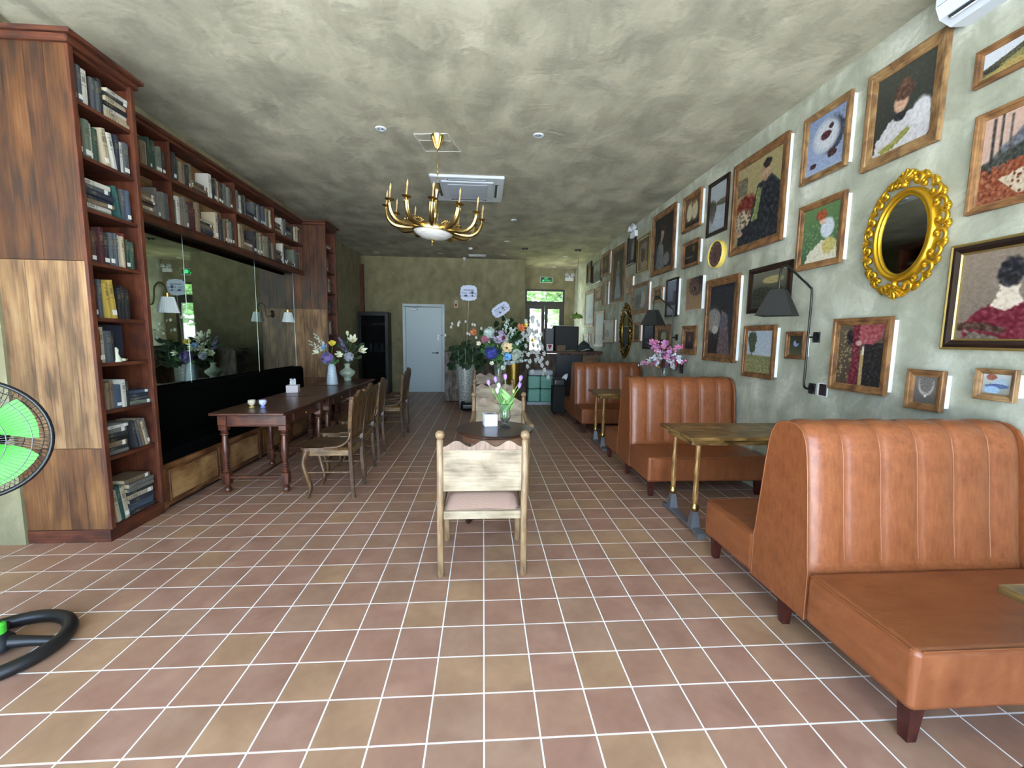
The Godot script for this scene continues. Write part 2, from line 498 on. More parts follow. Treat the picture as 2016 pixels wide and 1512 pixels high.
# ---------------------------------------------------------------- room shell
func make_shell() -> void:
	struct("pavement", mb().box(V(0, -0.15, 0), V(120, 0.1, 120)), sm("bcc0c0", 0.9), "pale paving outside the cafe")
	# floor: grout bed with tiles on it
	var fl := struct("floor", mb().box(V(-0.87, -0.0512, -4.38), V(7.46, 0.1, 13.96)), M.grout, "terracotta tile floor with white joints")
	var vars := []
	for k in 10:
		var g := mb()
		g.uo = Vector2(rng.randf() * 3.0, rng.randf() * 3.0)
		g.box(V(0, -0.006, 0), V(TP - 0.006, 0.012, TP - 0.006), 0.0012)
		vars.append(g)
	var meshes := []
	for k in 30: meshes.append(vars[k % 10].mesh(M.tile[(k * 7 + k / 10) % 5]))
	var far := []
	for k in 5: far.append(mb())
	var shown := 0
	var cam := V(-0.01, 0, 1.38)
	var spots := []
	for j in range(-6, 62):
		for i in range(-22, 13):
			var p := V((i + 0.5) * TP, 0, -(j + 0.5) * TP)
			if p.x < -4.4 or p.z < -11.2 or p.z > 2.45: continue
			if p.z < -1.65 and p.x < XL: continue
			if p.z < ZB and p.x < 1.05: continue
			spots.append([p.distance_to(cam) + (100.0 if p.z > 0.52 - absf(p.x) * 0.0 or absf(p.x + 0.01) > 1.3 * (1.38 - p.z) + 0.3 else 0.0), p])
	spots.sort_custom(func(a, b): return a[0] < b[0])
	for s in spots:
		var k := rng.randi() % 30
		if shown < 300:
			put("tile", meshes[k], fl, s[1], Basis(Vector3.UP, PI / 2 * (rng.randi() % 4)))
			shown += 1
		else:
			far[k % 5].add(vars[k % 10], T3(s[1], Basis(Vector3.UP, PI / 2 * (rng.randi() % 4))))
	var am := ArrayMesh.new()
	for k in 5:
		am.add_surface_from_arrays(Mesh.PRIMITIVE_TRIANGLES, far[k].arrays())
		am.surface_set_material(k, M.tile[k])
	meta(put("tile_field", am, fl), "", "", "", "stuff")
	struct("ceiling", mb().box(V(-0.87, H + 0.07, -4.38), V(7.46, 0.14, 13.96)), M.ceil, "olive grey hand-trowelled plaster ceiling")
	struct("wall_right", mb().box(V(XR + 0.1, H / 2, -4.38), V(0.2, H, 13.96)), M.wall, "pale green plaster wall hung with pictures")
	struct("wall_back", mb().box(V(-1.12, H / 2, ZB - 0.1), V(4.36, H, 0.2)), M.wall_back, "olive plaster wall around the white door")
	# return wall with a side window that lights the far corner
	var wr := mb().box(V(0.96, 0.45, ZB - 0.75), V(0.2, 0.9, 1.1))
	wr.box(V(0.96, (2.6 + H) / 2, ZB - 0.75), V(0.2, H - 2.6, 1.1))
	wr.box(V(0.96, 1.75, ZB - 0.24), V(0.2, 1.7, 0.08)); wr.box(V(0.96, 1.75, ZB - 1.25), V(0.2, 1.7, 0.1))
	struct("wall_return", wr, M.wall_back, "olive plaster return beside the glazed door")
	var wn := struct("window_1", mb().box(V(0.96, 1.75, ZB - 0.3), V(0.08, 1.7, 0.05)).box(V(0.96, 1.75, ZB - 1.18), V(0.08, 1.7, 0.05)).box(V(0.96, 2.575, ZB - 0.74), V(0.08, 0.05, 0.9)).box(V(0.96, 0.925, ZB - 0.74), V(0.08, 0.05, 0.9)), sm("2b2724", 0.5), "dark framed side window in the return wall")
	part("pane", mb().box(V(0.96, 1.75, ZB - 0.74), V(0.008, 1.6, 0.83)), M.glass, wn)
	var wf := mb().box(V(1.13, H / 2, -11.25), V(0.16, H, 0.2))
	wf.box(V(2.52, H / 2, -11.25), V(0.3, H, 0.2))
	wf.box(V(1.79, (2.87 + H) / 2, -11.25), V(1.16, H - 2.87, 0.2))
	struct("wall_far", wf, M.wall_back, "olive plaster wall above the glazed door")
	struct("wall_left", mb().box(V(XL - 0.12, H / 2, -5.8), V(0.2, H, 8.4)), M.wall_back, "olive plaster wall behind the mirrors")
	struct("wall_side", mb().box(V(-3.86, H / 2, -1.68), V(1.52, H, 0.2)), M.wall_back, "plaster wall end beside the tall bookcase")
	struct("wall_near", mb().box(V(-4.52, H / 2, 0.5), V(0.2, H, 4.5)), M.wall, "plaster side wall near the open front")
	var fr := mb().box(V(-4.35, H / 2, 2.5), V(0.3, H, 0.2))
	fr.box(V(2.52, H / 2, 2.5), V(0.4, H, 0.2))
	fr.box(V(-0.94, H - 0.16, 2.5), V(6.6, 0.32, 0.2))
	struct("wall_front", fr, M.wall, "plaster front with a wide open shopfront")
	struct("trim_1", mb().box(V(XL + 0.02, 1.62, -9.79), V(0.09, 3.24, 0.1), 0.004), M.shelf, "dark brown wooden corner post")
	# white steel door
	var d := struct("door_1", mb().box(V(-1.545, 1.1, ZB + 0.02), V(0.92, 2.2, 0.045), 0.003), sm("b9cbd2", 0.45), "pale blue white steel door")
	var df := mb()
	df.box(V(-2.045, 1.12, ZB + 0.03), V(0.07, 2.24, 0.08), 0.004)
	df.box(V(-1.045, 1.12, ZB + 0.03), V(0.07, 2.24, 0.08), 0.004)
	df.box(V(-1.545, 2.245, ZB + 0.03), V(1.07, 0.07, 0.08), 0.004)
	part("door_frame", df, sm("c6d5da", 0.45), d)
	var hd := mb().box(V(-1.2, 1.03, ZB + 0.055), V(0.05, 0.05, 0.02), 0.005)
	hd.tube([V(-1.2, 1.03, ZB + 0.06), V(-1.2, 1.03, ZB + 0.11), V(-1.33, 1.03, ZB + 0.11)], 0.011, 8)
	part("door_handle", hd, col("3a3c3e", 0.3, 0.8), d)
	var dc := mb().box(V(-1.8, 2.14, ZB + 0.075), V(0.2, 0.05, 0.06), 0.006)
	dc.tube([V(-1.75, 2.18, ZB + 0.08), V(-1.6, 2.21, ZB + 0.16), V(-1.72, 2.235, ZB + 0.07)], 0.008, 6)
	part("door_closer", dc, col("a5aeb2", 0.4, 0.5), d)
	# glazed double door to the garden
	var zf := -11.2
	var g := mb()
	g.box(V(1.23, 1.43, zf), V(0.06, 2.86, 0.08)); g.box(V(2.35, 1.43, zf), V(0.06, 2.86, 0.08))
	g.box(V(1.79, 2.84, zf), V(1.06, 0.06, 0.08)); g.box(V(1.79, 2.46, zf), V(1.06, 0.12, 0.08))
	var d2 := struct("door_2", g, sm("2b2724", 0.5), "dark framed glazed double door with a transom light")
	for sx in [-1.0, 1.0]:
		var lf := mb()
		var cx: float = 1.79 + sx * 0.265
		lf.box(V(cx - 0.215, 1.2, zf), V(0.09, 2.4, 0.05)); lf.box(V(cx + 0.215, 1.2, zf), V(0.09, 2.4, 0.05))
		lf.box(V(cx, 2.35, zf), V(0.34, 0.1, 0.05)); lf.box(V(cx, 0.12, zf), V(0.34, 0.24, 0.05))
		var leaf := part("door_leaf", lf, sm("302b27", 0.5), d2)
		part("pane", mb().box(V(cx, 1.27, zf), V(0.34, 2.06, 0.008)), M.glass, leaf)
	part("pane", mb().box(V(1.79, 2.665, zf), V(1.06, 0.29, 0.008)), M.glass, d2)
	part("grille", transom_grille(zf + 0.012), sm("54514a", 0.5, 0.4), d2)
	# garden beyond the glazed door
	struct("garden_ground", mb().box(V(2, -0.06, -21.4), V(24, 0.1, 20)), sm("7d8a5c", 0.95), "sunlit lawn beyond the glazed door")
	var spec := [[0.9, -17.5, 5.0, 1.2], [3.3, -17.2, 5.4, 1.3], [5.9, -18.2, 4.6, 1.3], [2.0, -21.5, 7.5, 2.2], [-1.6, -20.5, 6.5, 1.7], [6.4, -23, 7.0, 2.2]]
	for q in spec: garden_tree(q[0], q[1], q[2], q[3])

func transom_grille(z: float) -> Mb:
	var g := mb()
	for k in 4:
		var cx := 1.4 + k * 0.26
		var p := []
		for i in 13:
			var a := TAU * i / 12.0
			p.append(V(cx + cos(a) * 0.1, 2.665 + sin(a) * 0.1, z))
		g.tube(p, 0.006, 5)
	g.tube([V(1.28, 2.55, z), V(1.55, 2.78, z)], 0.006, 5)
	g.tube([V(2.05, 2.55, z), V(2.3, 2.78, z)], 0.006, 5)
	return g

func garden_tree(x: float, z: float, h: float, r: float) -> void:
	var t := thing("garden_tree", "leafy green tree standing in the garden beyond the glazed door", "tree", V(x, -0.01, z), 0, "trees beyond the glazed door")
	part("trunk", mb().tube(curve([V(0, 0, 0), V(0.06, h * 0.3, 0.05), V(-0.05, h * 0.62, 0)]), 0.11, 8), col("6b5d4c", 0.9), t)
	var g := mb()
	for k in 900:
		var d := V(rng.randfn(), rng.randfn() * 0.9, rng.randfn()).normalized() * r * pow(rng.randf(), 0.4)
		var c := V(0, h * 0.66, 0) + V(d.x, d.y * 1.25, d.z)
		var b := Basis.from_euler(V(rng.randf() * TAU, rng.randf() * TAU, 0))
		var s := 0.13 + rng.randf() * 0.1
		g.quad(c + b * V(-s, 0, 0), c + b * V(0, -s * 0.5, 0.02), c + b * V(s, 0, 0), c + b * V(0, s * 0.5, 0.02))
	part("crown", g, soft("6f9a55"), t)

# ---------------------------------------------------------------- mirror wall, bookcases, bench
const CLOTHS := {
	"navy": "232938", "blue": "3d4b5e", "slate": "464b50", "grey": "66665f", "charcoal": "292a2b", "black": "131314", "cream": "a69b82", "white": "b3b2a8",
	"maroon": "3f1c20", "red": "6b2822", "brown": "47342a", "tan": "75634c", "green": "2c4236", "teal": "1c4642", "yellow": "a58c3c", "sage": "616a5c"}
var book_mesh := {}
func book(c: String, sticker := false) -> ArrayMesh:
	# unit book: spine towards +x, height y, thickness z
	var k := c + ("s" if sticker else "")
	if book_mesh.has(k): return book_mesh[k]
	var o := ArrayMesh.new()
	var g := mb()
	g.box(V(0, 0, 0.46), V(1, 1, 0.08)); g.box(V(0, 0, -0.46), V(1, 1, 0.08))
	var sp := PackedVector2Array()
	for i in 7:
		var a := -PI / 2 + PI * i / 6.0
		sp.append(Vector2(0.46 + cos(a) * 0.05, sin(a) * 0.5))
	sp.append(Vector2(0.44, 0.42)); sp.append(Vector2(0.44, -0.42))
	g.prism(sp, 1.0, T3(Vector3.ZERO, rot(Vector3.RIGHT, -90)))
	var hex: String = CLOTHS[c]
	o.add_surface_from_arrays(Mesh.PRIMITIVE_TRIANGLES, g.arrays()); o.surface_set_material(0, col(hex, 0.7))
	var pg := mb().box(V(-0.02, 0, 0), V(0.9, 0.96, 0.84))
	o.add_surface_from_arrays(Mesh.PRIMITIVE_TRIANGLES, pg.arrays()); o.surface_set_material(1, col("c8bb98", 0.9))
	var tl := mb()
	tl.box(V(0.502, 0.22, 0), V(0.02, 0.16, 0.55)); tl.box(V(0.502, 0.05, 0), V(0.02, 0.02, 0.7)); tl.box(V(0.502, 0.36, 0), V(0.02, 0.02, 0.7))
	o.add_surface_from_arrays(Mesh.PRIMITIVE_TRIANGLES, tl.arrays()); o.surface_set_material(2, sm(Color(hex).lerp(Color("8a7c58" if Color(hex).v < 0.35 else "453f36"), 0.45), 0.7))
	if sticker:
		var st := mb().box(V(0.506, -0.34, 0), V(0.02, 0.13, 0.9))
		o.add_surface_from_arrays(Mesh.PRIMITIVE_TRIANGLES, st.arrays()); o.surface_set_material(3, col("d9d8d0", 0.8))
	book_mesh[k] = o
	return o
func one_book(c: String, pose: String, where: String, x: float, y: float, z: float, s: Vector3, b := Basis.IDENTITY) -> void:
	var o := put("book", book(c, rng.randf() < 0.3), self, V(x, y, z), b * Basis.from_scale(s))
	meta(o, "%s book %s on %s" % [c, pose, where], "book", "%s books %s on %s" % [c, pose, where])
func shelf_run(seq: Array, where: String, xf: float, y0: float, z0: float, z1: float, hmax: float, dmax: float, fill := false) -> void:
	# seq: ["s", colours...] standing, ["l", deg, colours...] leaning, ["h", length, colours from the top...] lying; fills from z0 towards z1 (decreasing)
	var z := z0
	for q in seq:
		var kind: String = q[0]
		if kind == "gap": z -= q[1]; continue
		if kind == "s":
			for k in range(1, q.size()):
				var t := rng.randf_range(0.022, 0.042)
				if z - t < z1: break
				var h := rng.randf_range(0.76, 1.0) * hmax
				var d := rng.randf_range(0.8, 1.0) * dmax
				one_book(q[k], "standing", where, xf - rng.randf_range(0.005, 0.03) - d / 2, y0 + h / 2, z - t / 2, V(d, h, t))
				z -= t + 0.002
		elif kind == "l":
			# tops lean towards +z, each against its neighbour
			var a: float = deg_to_rad(q[1])
			z -= hmax * 0.5 * sin(a)
			for k in range(2, q.size()):
				var t := rng.randf_range(0.02, 0.036)
				var h := rng.randf_range(0.85, 0.98) * hmax
				var d := rng.randf_range(0.82, 1.0) * dmax
				var w := t / cos(a) + 0.002
				if z - w < z1: break
				one_book(q[k], "leaning", where, xf - rng.randf_range(0.005, 0.02) - d / 2, y0 + (h * cos(a) + t * sin(a)) / 2, z - w / 2, V(d, h, t), rot(Vector3.RIGHT, q[1]))
				z -= w
			z -= hmax * 0.5 * sin(a)
		elif kind == "h":
			var y := y0
			var ln: float = q[1]
			var cs: Array = q.slice(2)
			cs.reverse()
			for c in cs:
				var t := rng.randf_range(0.02, 0.036)
				if y + t > y0 + hmax * 1.08: break
				var h := rng.randf_range(0.88, 1.0) * ln
				var d := rng.randf_range(0.75, 0.95) * dmax
				one_book(c, "stacked flat", where, xf - rng.randf_range(0.005, 0.03) - d / 2, y + t / 2, z - ln / 2 + rng.randf_range(-0.006, 0.006), V(d, h, t), rot(Vector3.UP, rng.randf_range(-3, 3)) * rot(Vector3.RIGHT, 90))
				y += t + 0.001
			z -= ln + 0.008
	# whatever room is left is filled with a few more volumes
	if fill:
		while z - 0.04 > z1:
			var t := rng.randf_range(0.02, 0.04)
			var h := rng.randf_range(0.76, 0.98) * hmax
			var d := rng.randf_range(0.8, 1.0) * dmax
			one_book(["grey", "slate", "tan", "charcoal", "cream", "brown", "sage"][rng.randi() % 7], "standing", where, xf - rng.randf_range(0.005, 0.03) - d / 2, y0 + h / 2, z - t / 2, V(d, h, t))
			z -= t + 0.002

func bookcase(zn: float, zf: float, label: String, levels: Array, far: bool) -> Node3D:
	# zn: side towards the street, zf: the other side; open towards +x
	var xb := XL
	var xf := -2.576
	var top := 3.2
	var t := thing("tall_bookcase", label, "bookcase", V((xb + xf) / 2, 0, (zn + zf) / 2))
	var o := V((xb + xf) / 2, 0, (zn + zf) / 2)
	# side panel of vertical planks towards the street, in three courses
	var xs := [xb, xb + 0.15, xb + 0.29, xb + 0.405, xf]
	var ys := [0.09, 0.66, 1.9, top] if not far else [0.09, 0.75, 1.87, top]
	for r in 3:
		for k in 4:
			var g := mb()
			g.uo = Vector2(rng.randf() * 4.0, rng.randf() * 4.0)
			var s := 0.012 if r == 1 else -0.008
			var x0: float = xs[k] + (s if k > 0 else 0.0)
			var x1: float = xs[k + 1] + (s if k < 3 else 0.0)
			g.box(V((x0 + x1) / 2, (ys[r] + ys[r + 1]) / 2, zn - 0.011) - o, V(x1 - x0 - 0.0015, ys[r + 1] - ys[r] - 0.003, 0.022), 0.0012)
			part("plank", g, M.plank[[4, 2, 0][r] + (k + (1 if far else 0)) % 2], t)
	part("side_panel", mb().box(V((xb + xf) / 2, (top + 0.09) / 2, zn - 0.03) - o, V(xf - xb - 0.002, top - 0.09, 0.015)).box(V((xb + xf) / 2, (top + 0.09) / 2, zf + 0.011) - o, V(xf - xb, top - 0.09, 0.022), 0.001), M.shelf, t)
	part("back_panel", mb().box(V(xb + 0.008, (top + 0.09) / 2, (zn + zf) / 2) - o, V(0.016, top - 0.09, absf(zn - zf) - 0.06)), M.plank[3], t)
	var ff := mb()
	ff.box(V(xf + 0.004, (top + 0.09) / 2, zn - 0.019) - o, V(0.026, top - 0.09, 0.036), 0.002)
	ff.box(V(xf + 0.004, (top + 0.09) / 2, zf + 0.019) - o, V(0.026, top - 0.09, 0.036), 0.002)
	part("face_frame", ff, M.shelf, t)
	part("plinth", mb().box(V((xb + xf) / 2, 0.045, (zn + zf) / 2) - o, V(xf - xb + 0.01, 0.09, absf(zn - zf) + 0.008), 0.003), M.shelf, t)
	var cr := mb()
	cr.box(V((xb + xf) / 2 + 0.01, 3.222, (zn + zf) / 2) - o, V(xf - xb + 0.05, 0.045, absf(zn - zf) + 0.05), 0.008)
	cr.box(V((xb + xf) / 2 + 0.022, 3.256, (zn + zf) / 2) - o, V(xf - xb + 0.085, 0.028, absf(zn - zf) + 0.085), 0.006)
	part("crown_moulding", cr, M.shelf, t)
	for y in levels:
		part("shelf", mb().box(V((xb + xf) / 2 + 0.004, y - 0.012, (zn + zf) / 2) - o, V(xf - xb - 0.01, 0.024, absf(zn - zf) - 0.048), 0.0015), M.shelf, t)
	part("shelf", mb().box(V((xb + xf) / 2 + 0.004, 3.188, (zn + zf) / 2) - o, V(xf - xb - 0.01, 0.024, absf(zn - zf) - 0.048), 0.0015), M.shelf, t)
	return t

func make_left() -> void:
	var lv := [2.905, 2.575, 2.245, 1.905, 1.54, 1.235, 0.91, 0.585, 0.1]
	bookcase(-1.6, -2.1, "tall dark wooden bookcase beside the plaster wall end, planked side towards the street", lv, false)
	bookcase(-5.85, -6.35, "tall dark wooden bookcase at the far end of the mirrors, planked side", [2.86, 2.5, 2.16, 1.82, 1.46, 1.1, 0.75, 0.4, 0.1], true)
	var w := ["the top shelf", "the second shelf from top", "the third shelf from top", "the fourth shelf from top", "the fifth shelf from top", "the sixth shelf from top", "the third shelf from bottom", "the second shelf from bottom", "the bottom shelf"]
	var seqs := [
		[["s", "charcoal", "slate", "white", "maroon", "slate", "slate", "charcoal"], ["h", 0.21, "white", "charcoal", "cream", "black", "white", "cream", "cream"]],
		[["s", "brown", "tan", "sage", "white", "green"], ["l", 8, "cream", "cream", "white"], ["s", "navy", "white", "slate", "blue", "slate"]],
		[["h", 0.235, "white", "slate", "navy", "navy", "tan", "white", "sage"], ["l", 9, "teal"], ["s", "slate", "blue", "blue", "white", "blue"]],
		[["s", "brown", "brown", "maroon", "maroon", "charcoal", "slate", "slate", "white", "cream", "red", "green", "green", "sage"]],
		[["s", "maroon", "brown", "slate"], ["l", 5, "yellow", "yellow"], ["gap", 0.02], ["s", "black", "black", "black"]],
		[["s", "charcoal", "cream", "slate", "charcoal"], ["gap", 0.24], ["s", "cream", "tan"]],
		[["s", "grey", "tan", "brown", "tan", "blue", "white", "charcoal"], ["gap", 0.01], ["h", 0.19, "blue", "navy", "slate", "sage"]],
		[["h", 0.2, "white", "grey", "charcoal", "black", "tan", "charcoal", "grey"], ["gap", 0.01], ["l", 12, "charcoal", "slate", "tan", "cream", "grey"]],
		[["l", 8, "cream", "teal", "cream"], ["h", 0.245, "tan", "grey", "grey", "charcoal", "cream", "navy", "slate", "blue", "charcoal"]]]
	for k in 9:
		shelf_run(seqs[k], w[k] + ", street-side bookcase", -2.585, lv[k], -1.655, -2.06, [0.25, 0.26, 0.25, 0.26, 0.27, 0.25, 0.21, 0.22, 0.27][k], 0.2)
	# face-out picture book and a small figurine on the sixth shelf
	var pb := put("book", book("navy"), self, V(-2.72, 1.235 + 0.13, -1.9), rot(Vector3.UP, 90) * Basis.from_scale(V(0.22, 0.26, 0.02)))
	meta(pb, "large navy picture book standing with its cover facing out on the sixth shelf", "book")
	var fg := mb().lathe([Vector2(0, 0), Vector2(0.03, 0), Vector2(0.026, 0.02), Vector2(0.012, 0.06), Vector2(0.016, 0.085), Vector2(0.008, 0.1), Vector2(0, 0.104)], 12)
	fg.ball(V(0, 0.012, -0.05), V(0.02, 0.012, 0.045), 10)
	solo("figurine", fg, col("d8dcc0", 0.4), "small pale figurine in front of a picture book", "figurine", "", V(-2.62, 1.235, -1.83))
	var far_seq := [["s", "white", "grey", "slate"], ["h", 0.16, "cream", "grey", "tan"]]
	for k in 5:
		var ly: float = [2.86, 2.5, 2.16, 1.82, 1.46][k]
		var sq: Array = [[["s", "white", "maroon", "slate"], ["h", 0.18, "grey", "cream", "tan"]], [["s", "brown", "white", "grey", "charcoal", "tan"]], [["s", "white", "charcoal", "white", "brown", "white", "grey", "cream", "tan"]], [["h", 0.2, "grey", "tan", "brown"], ["s", "charcoal"]], [["s", "blue", "blue", "navy", "white", "cream", "grey"]]][k]
		shelf_run(sq, w[k] + " of the far bookcase", -2.585, ly, -5.905, -6.31, 0.24, 0.2)
	# overhead shelves over the mirrors
	var ox := -3.0
	var t := thing("overhead_shelf", "long dark wooden double shelf of books running above the mirrors", "shelf", V(ox, 0, -3.975))
	var zc := 0.0
	var o := V(ox, 0, -3.975)
	var xf := -2.915
	var L := 3.75
	for y in [2.46, 2.865]:
		part("board", mb().box(V((XL + xf) / 2, y, -3.975) - o, V(xf - XL, 0.035, L), 0.003), M.shelf, t)
	part("board", mb().box(V((XL + xf) / 2, 3.215, -3.975) - o, V(xf - XL + 0.01, 0.03, L), 0.003), M.shelf, t)
	part("cornice", mb().box(V((XL + xf) / 2 + 0.012, 3.248, -3.975) - o, V(xf - XL + 0.045, 0.036, L), 0.008), M.shelf, t)
	part("back_panel", mb().box(V(XL + 0.008, 2.84, -3.975) - o, V(0.014, 0.78, L)), M.plank[3], t)
	part("bottom_rail", mb().box(V(xf - 0.002, 2.425, -3.975) - o, V(0.03, 0.05, L), 0.004), M.shelf, t)
	for z in [-2.11, -2.96, -4.0, -4.94, -5.84]:
		part("divider", mb().box(V((XL + xf) / 2 - 0.002, 2.665, z) - o, V(xf - XL - 0.005, 0.37, 0.022), 0.002), M.shelf, t)
		part("divider", mb().box(V((XL + xf) / 2 - 0.002, 3.041, z) - o, V(xf - XL - 0.005, 0.317, 0.022), 0.002), M.shelf, t)
	var bays := [[-2.125, -2.945], [-2.975, -3.985], [-4.015, -4.925], [-4.955, -5.825]]
	var up := [
		[["gap", 0.42], ["s", "tan", "brown", "brown", "tan", "cream", "green", "green", "green", "sage"]],
		[["s", "charcoal", "charcoal", "charcoal", "grey", "tan", "grey", "charcoal", "sage", "tan"], ["h", 0.24, "grey", "brown", "tan", "charcoal"], ["s", "white", "white", "charcoal", "charcoal", "grey"]],
		[["s", "slate", "grey", "charcoal", "white", "charcoal", "grey"], ["h", 0.2, "charcoal", "grey", "brown"], ["s", "slate", "charcoal", "grey"], ["l", 8, "blue", "slate"], ["s", "slate", "grey", "slate"]],
		[["h", 0.22, "grey", "tan", "brown", "cream", "tan"], ["s", "white", "grey", "red", "slate"], ["h", 0.22, "grey", "white", "slate", "grey"]]]
	var dn := [
		[["gap", 0.44], ["h", 0.2, "tan", "cream", "brown", "brown", "cream", "tan"]],
		[["s", "grey", "sage", "white", "grey", "tan", "grey", "sage"], ["s", "maroon", "maroon", "maroon", "tan"], ["h", 0.25, "cream", "charcoal", "tan", "slate", "navy", "charcoal"], ["s", "cream", "navy"]],
		[["s", "navy", "tan", "cream", "tan", "tan"], ["h", 0.2, "brown", "white", "tan", "tan"], ["s", "charcoal", "charcoal", "grey", "sage", "cream", "tan"]],
		[["h", 0.2, "grey", "charcoal", "tan", "slate", "charcoal"], ["s", "white", "charcoal", "charcoal", "white", "grey"], ["h", 0.2, "grey", "brown", "slate"], ["s", "sage", "grey"]]]
	for k in 4:
		var bay: String = ["first", "second", "third", "last"][k] + " bay from the street"
		shelf_run(up[k], "the upper overhead shelf, " + bay, xf - 0.005, 2.884, bays[k][0], bays[k][1], 0.255, 0.15, true)
		shelf_run(dn[k], "the lower overhead shelf, " + bay, xf - 0.005, 2.479, bays[k][0], bays[k][1], 0.29, 0.15, true)
	# mirrors
	var cuts := [-2.11, -3.305, -4.68, -5.84]
	for k in 3:
		var z0: float = cuts[k]
		var z1: float = cuts[k + 1]
		var mt := solo("wall_mirror", mb().box(V(0, 0, 0), V(0.006, 1.75, z0 - z1 - 0.004)), M.mirror, ["frameless wall mirror panel next to the bookcase by the plaster wall end", "frameless wall mirror panel between the two other mirror panels", "frameless wall mirror panel next to the far bookcase"][k], "mirror", "", V(XL + 0.01, 1.57, (z0 + z1) / 2))
		part("bright_edge", mb().box(V(0.002, 0, -(z0 - z1) / 2 + 0.003), V(0.005, 1.75, 0.006)), col("c9d2cd", 0.2, 0.3), mt)
	# sconces on the mirrors
	for q in [[-2.73, "swan-neck brass sconce with a white pleated shade beside the bookcase by the plaster wall end"], [-5.12, "swan-neck brass sconce with a white pleated shade near the far bookcase"]]:
		sconce(q[0], q[1])
	# bench
	var b := thing("bench", "long black upholstered bench with wooden panelled base along the mirrors", "bench", V(-2.84, 0, -3.975))
	var bo := V(-2.84, 0, -3.975)
	part("seat_base", mb().box(V(-2.835, 0.2, -3.975) - bo, V(0.49, 0.34, 3.73)), M.bench, b)
	part("plinth", mb().box(V(-2.845, 0.025, -3.975) - bo, V(0.47, 0.05, 3.73)), col("1d1009", 0.6), b)
	part("cap_rail", mb().box(V(-2.585, 0.365, -3.975) - bo, V(0.025, 0.035, 3.73), 0.003), M.bench, b)
	for k in 5:
		var z := -2.14 - 0.75 * k - 0.36
		part("panel", mb().box(V(-2.588, 0.195, z) - bo, V(0.012, 0.24, 0.6), 0.003), M.panel, b)
		var fm := mb()
		for e in [-1.0, 1.0]:
			fm.box(V(-2.581, 0.195 + e * 0.125, z) - bo, V(0.014, 0.018, 0.636), 0.004)
			fm.box(V(-2.581, 0.195, z + e * 0.31) - bo, V(0.014, 0.25, 0.018), 0.004)
		part("panel_moulding", fm, M.bench, b)
	for k in 6:
		part("stile", mb().box(V(-2.583, 0.19, -2.125 - 0.742 * k) - bo, V(0.02, 0.33, 0.05), 0.003), M.bench, b)
	part("seat_cushion", mb().box(V(-2.79, 0.43, -3.975) - bo, V(0.42, 0.1, 3.72), 0.03), M.black, b)
	part("backrest", mb().box(V(-3.03, 0.66, -3.975) - bo, V(0.12, 0.55, 3.72), 0.03), M.black, b)

func sconce(z: float, label: String) -> void:
	var t := thing("wall_sconce", label, "wall lamp", V(XL + 0.014, 1.745, z))
	part("backplate", mb().lathe([Vector2(0, 0), Vector2(0.055, 0), Vector2(0.055, 0.008), Vector2(0.04, 0.016), Vector2(0.018, 0.022), Vector2(0, 0.024)], 24, T3(Vector3.ZERO, rot(Vector3.BACK, -90))), M.bronze, t)
	var p := [V(0.02, -0.01, 0), V(0.06, -0.04, 0), V(0.085, -0.035, 0), V(0.1, 0.03, 0), V(0.11, 0.11, 0), V(0.15, 0.155, 0), V(0.195, 0.13, 0), V(0.215, 0.06, 0)]
	part("arm", mb().tube(curve(p, 5), 0.0065, 8), M.bronze, t)
	part("lamp_holder", mb().lathe([Vector2(0, 0), Vector2(0.024, 0), Vector2(0.024, 0.04), Vector2(0.01, 0.05), Vector2(0, 0.052)], 16, T3(V(0.215, 0.02, 0))), M.brass, t)
	# pleated shade
	var pts := []
	var nu := 73
	for j in 5:
		var f := j / 4.0
		for i in nu:
			var a := TAU * i / (nu - 1)
			var r := lerpf(0.082, 0.048, f) + 0.004 * cos(a * 24)
			pts.append(V(0.215 + cos(a) * r, -0.115 + f * 0.14, -sin(a) * r))
	var sh := sm("dfe9ea", 0.6)
	sh.cull_mode = BaseMaterial3D.CULL_DISABLED
	sh.backlight_enabled = true
	sh.backlight = Color(0.6, 0.62, 0.62)
	part("shade", mb().grid(pts, nu, 5), sh, t)

# ---------------------------------------------------------------- long tables, carved chairs, armchairs
func turned_leg() -> Mb:
	# 0..0.62: bun foot, square block, beads, tapered shaft, ring
	var g := mb()
	g.lathe([Vector2(0, 0), Vector2(0.026, 0), Vector2(0.036, 0.02), Vector2(0.03, 0.045), Vector2(0.02, 0.055), Vector2(0.026, 0.07), Vector2(0.026, 0.08)], 16)
	g.box(V(0, 0.13, 0), V(0.064, 0.11, 0.064), 0.004)
	var pr := [Vector2(0.03, 0.185)]
	for k in 4:
		var y := 0.19 + k * 0.024
		pr.append_array([Vector2(0.022, y), Vector2(0.03, y + 0.008), Vector2(0.03, y + 0.014), Vector2(0.022, y + 0.022)])
	pr.append_array([Vector2(0.024, 0.3), Vector2(0.032, 0.36), Vector2(0.031, 0.42), Vector2(0.024, 0.51), Vector2(0.022, 0.53), Vector2(0.034, 0.54), Vector2(0.034, 0.55), Vector2(0.024, 0.558), Vector2(0.03, 0.575), Vector2(0.03, 0.58)])
	g.lathe(pr, 16)
	g.box(V(0, 0.605, 0), V(0.07, 0.05, 0.07), 0.004)
	return g
func spiral(a: Vector3, b: Vector3) -> Mb:
	var g := mb()
	var l := a.distance_to(b)
	var n := int(l / 0.011)
	var ps := []
	var rs := []
	for k in n + 1:
		ps.append(a.lerp(b, k / float(n)))
		rs.append(0.010 + 0.004 * absf(sin(k * 0.9)) if k > 2 and k < n - 2 else 0.013)
	return g.tube(ps, rs, 8)
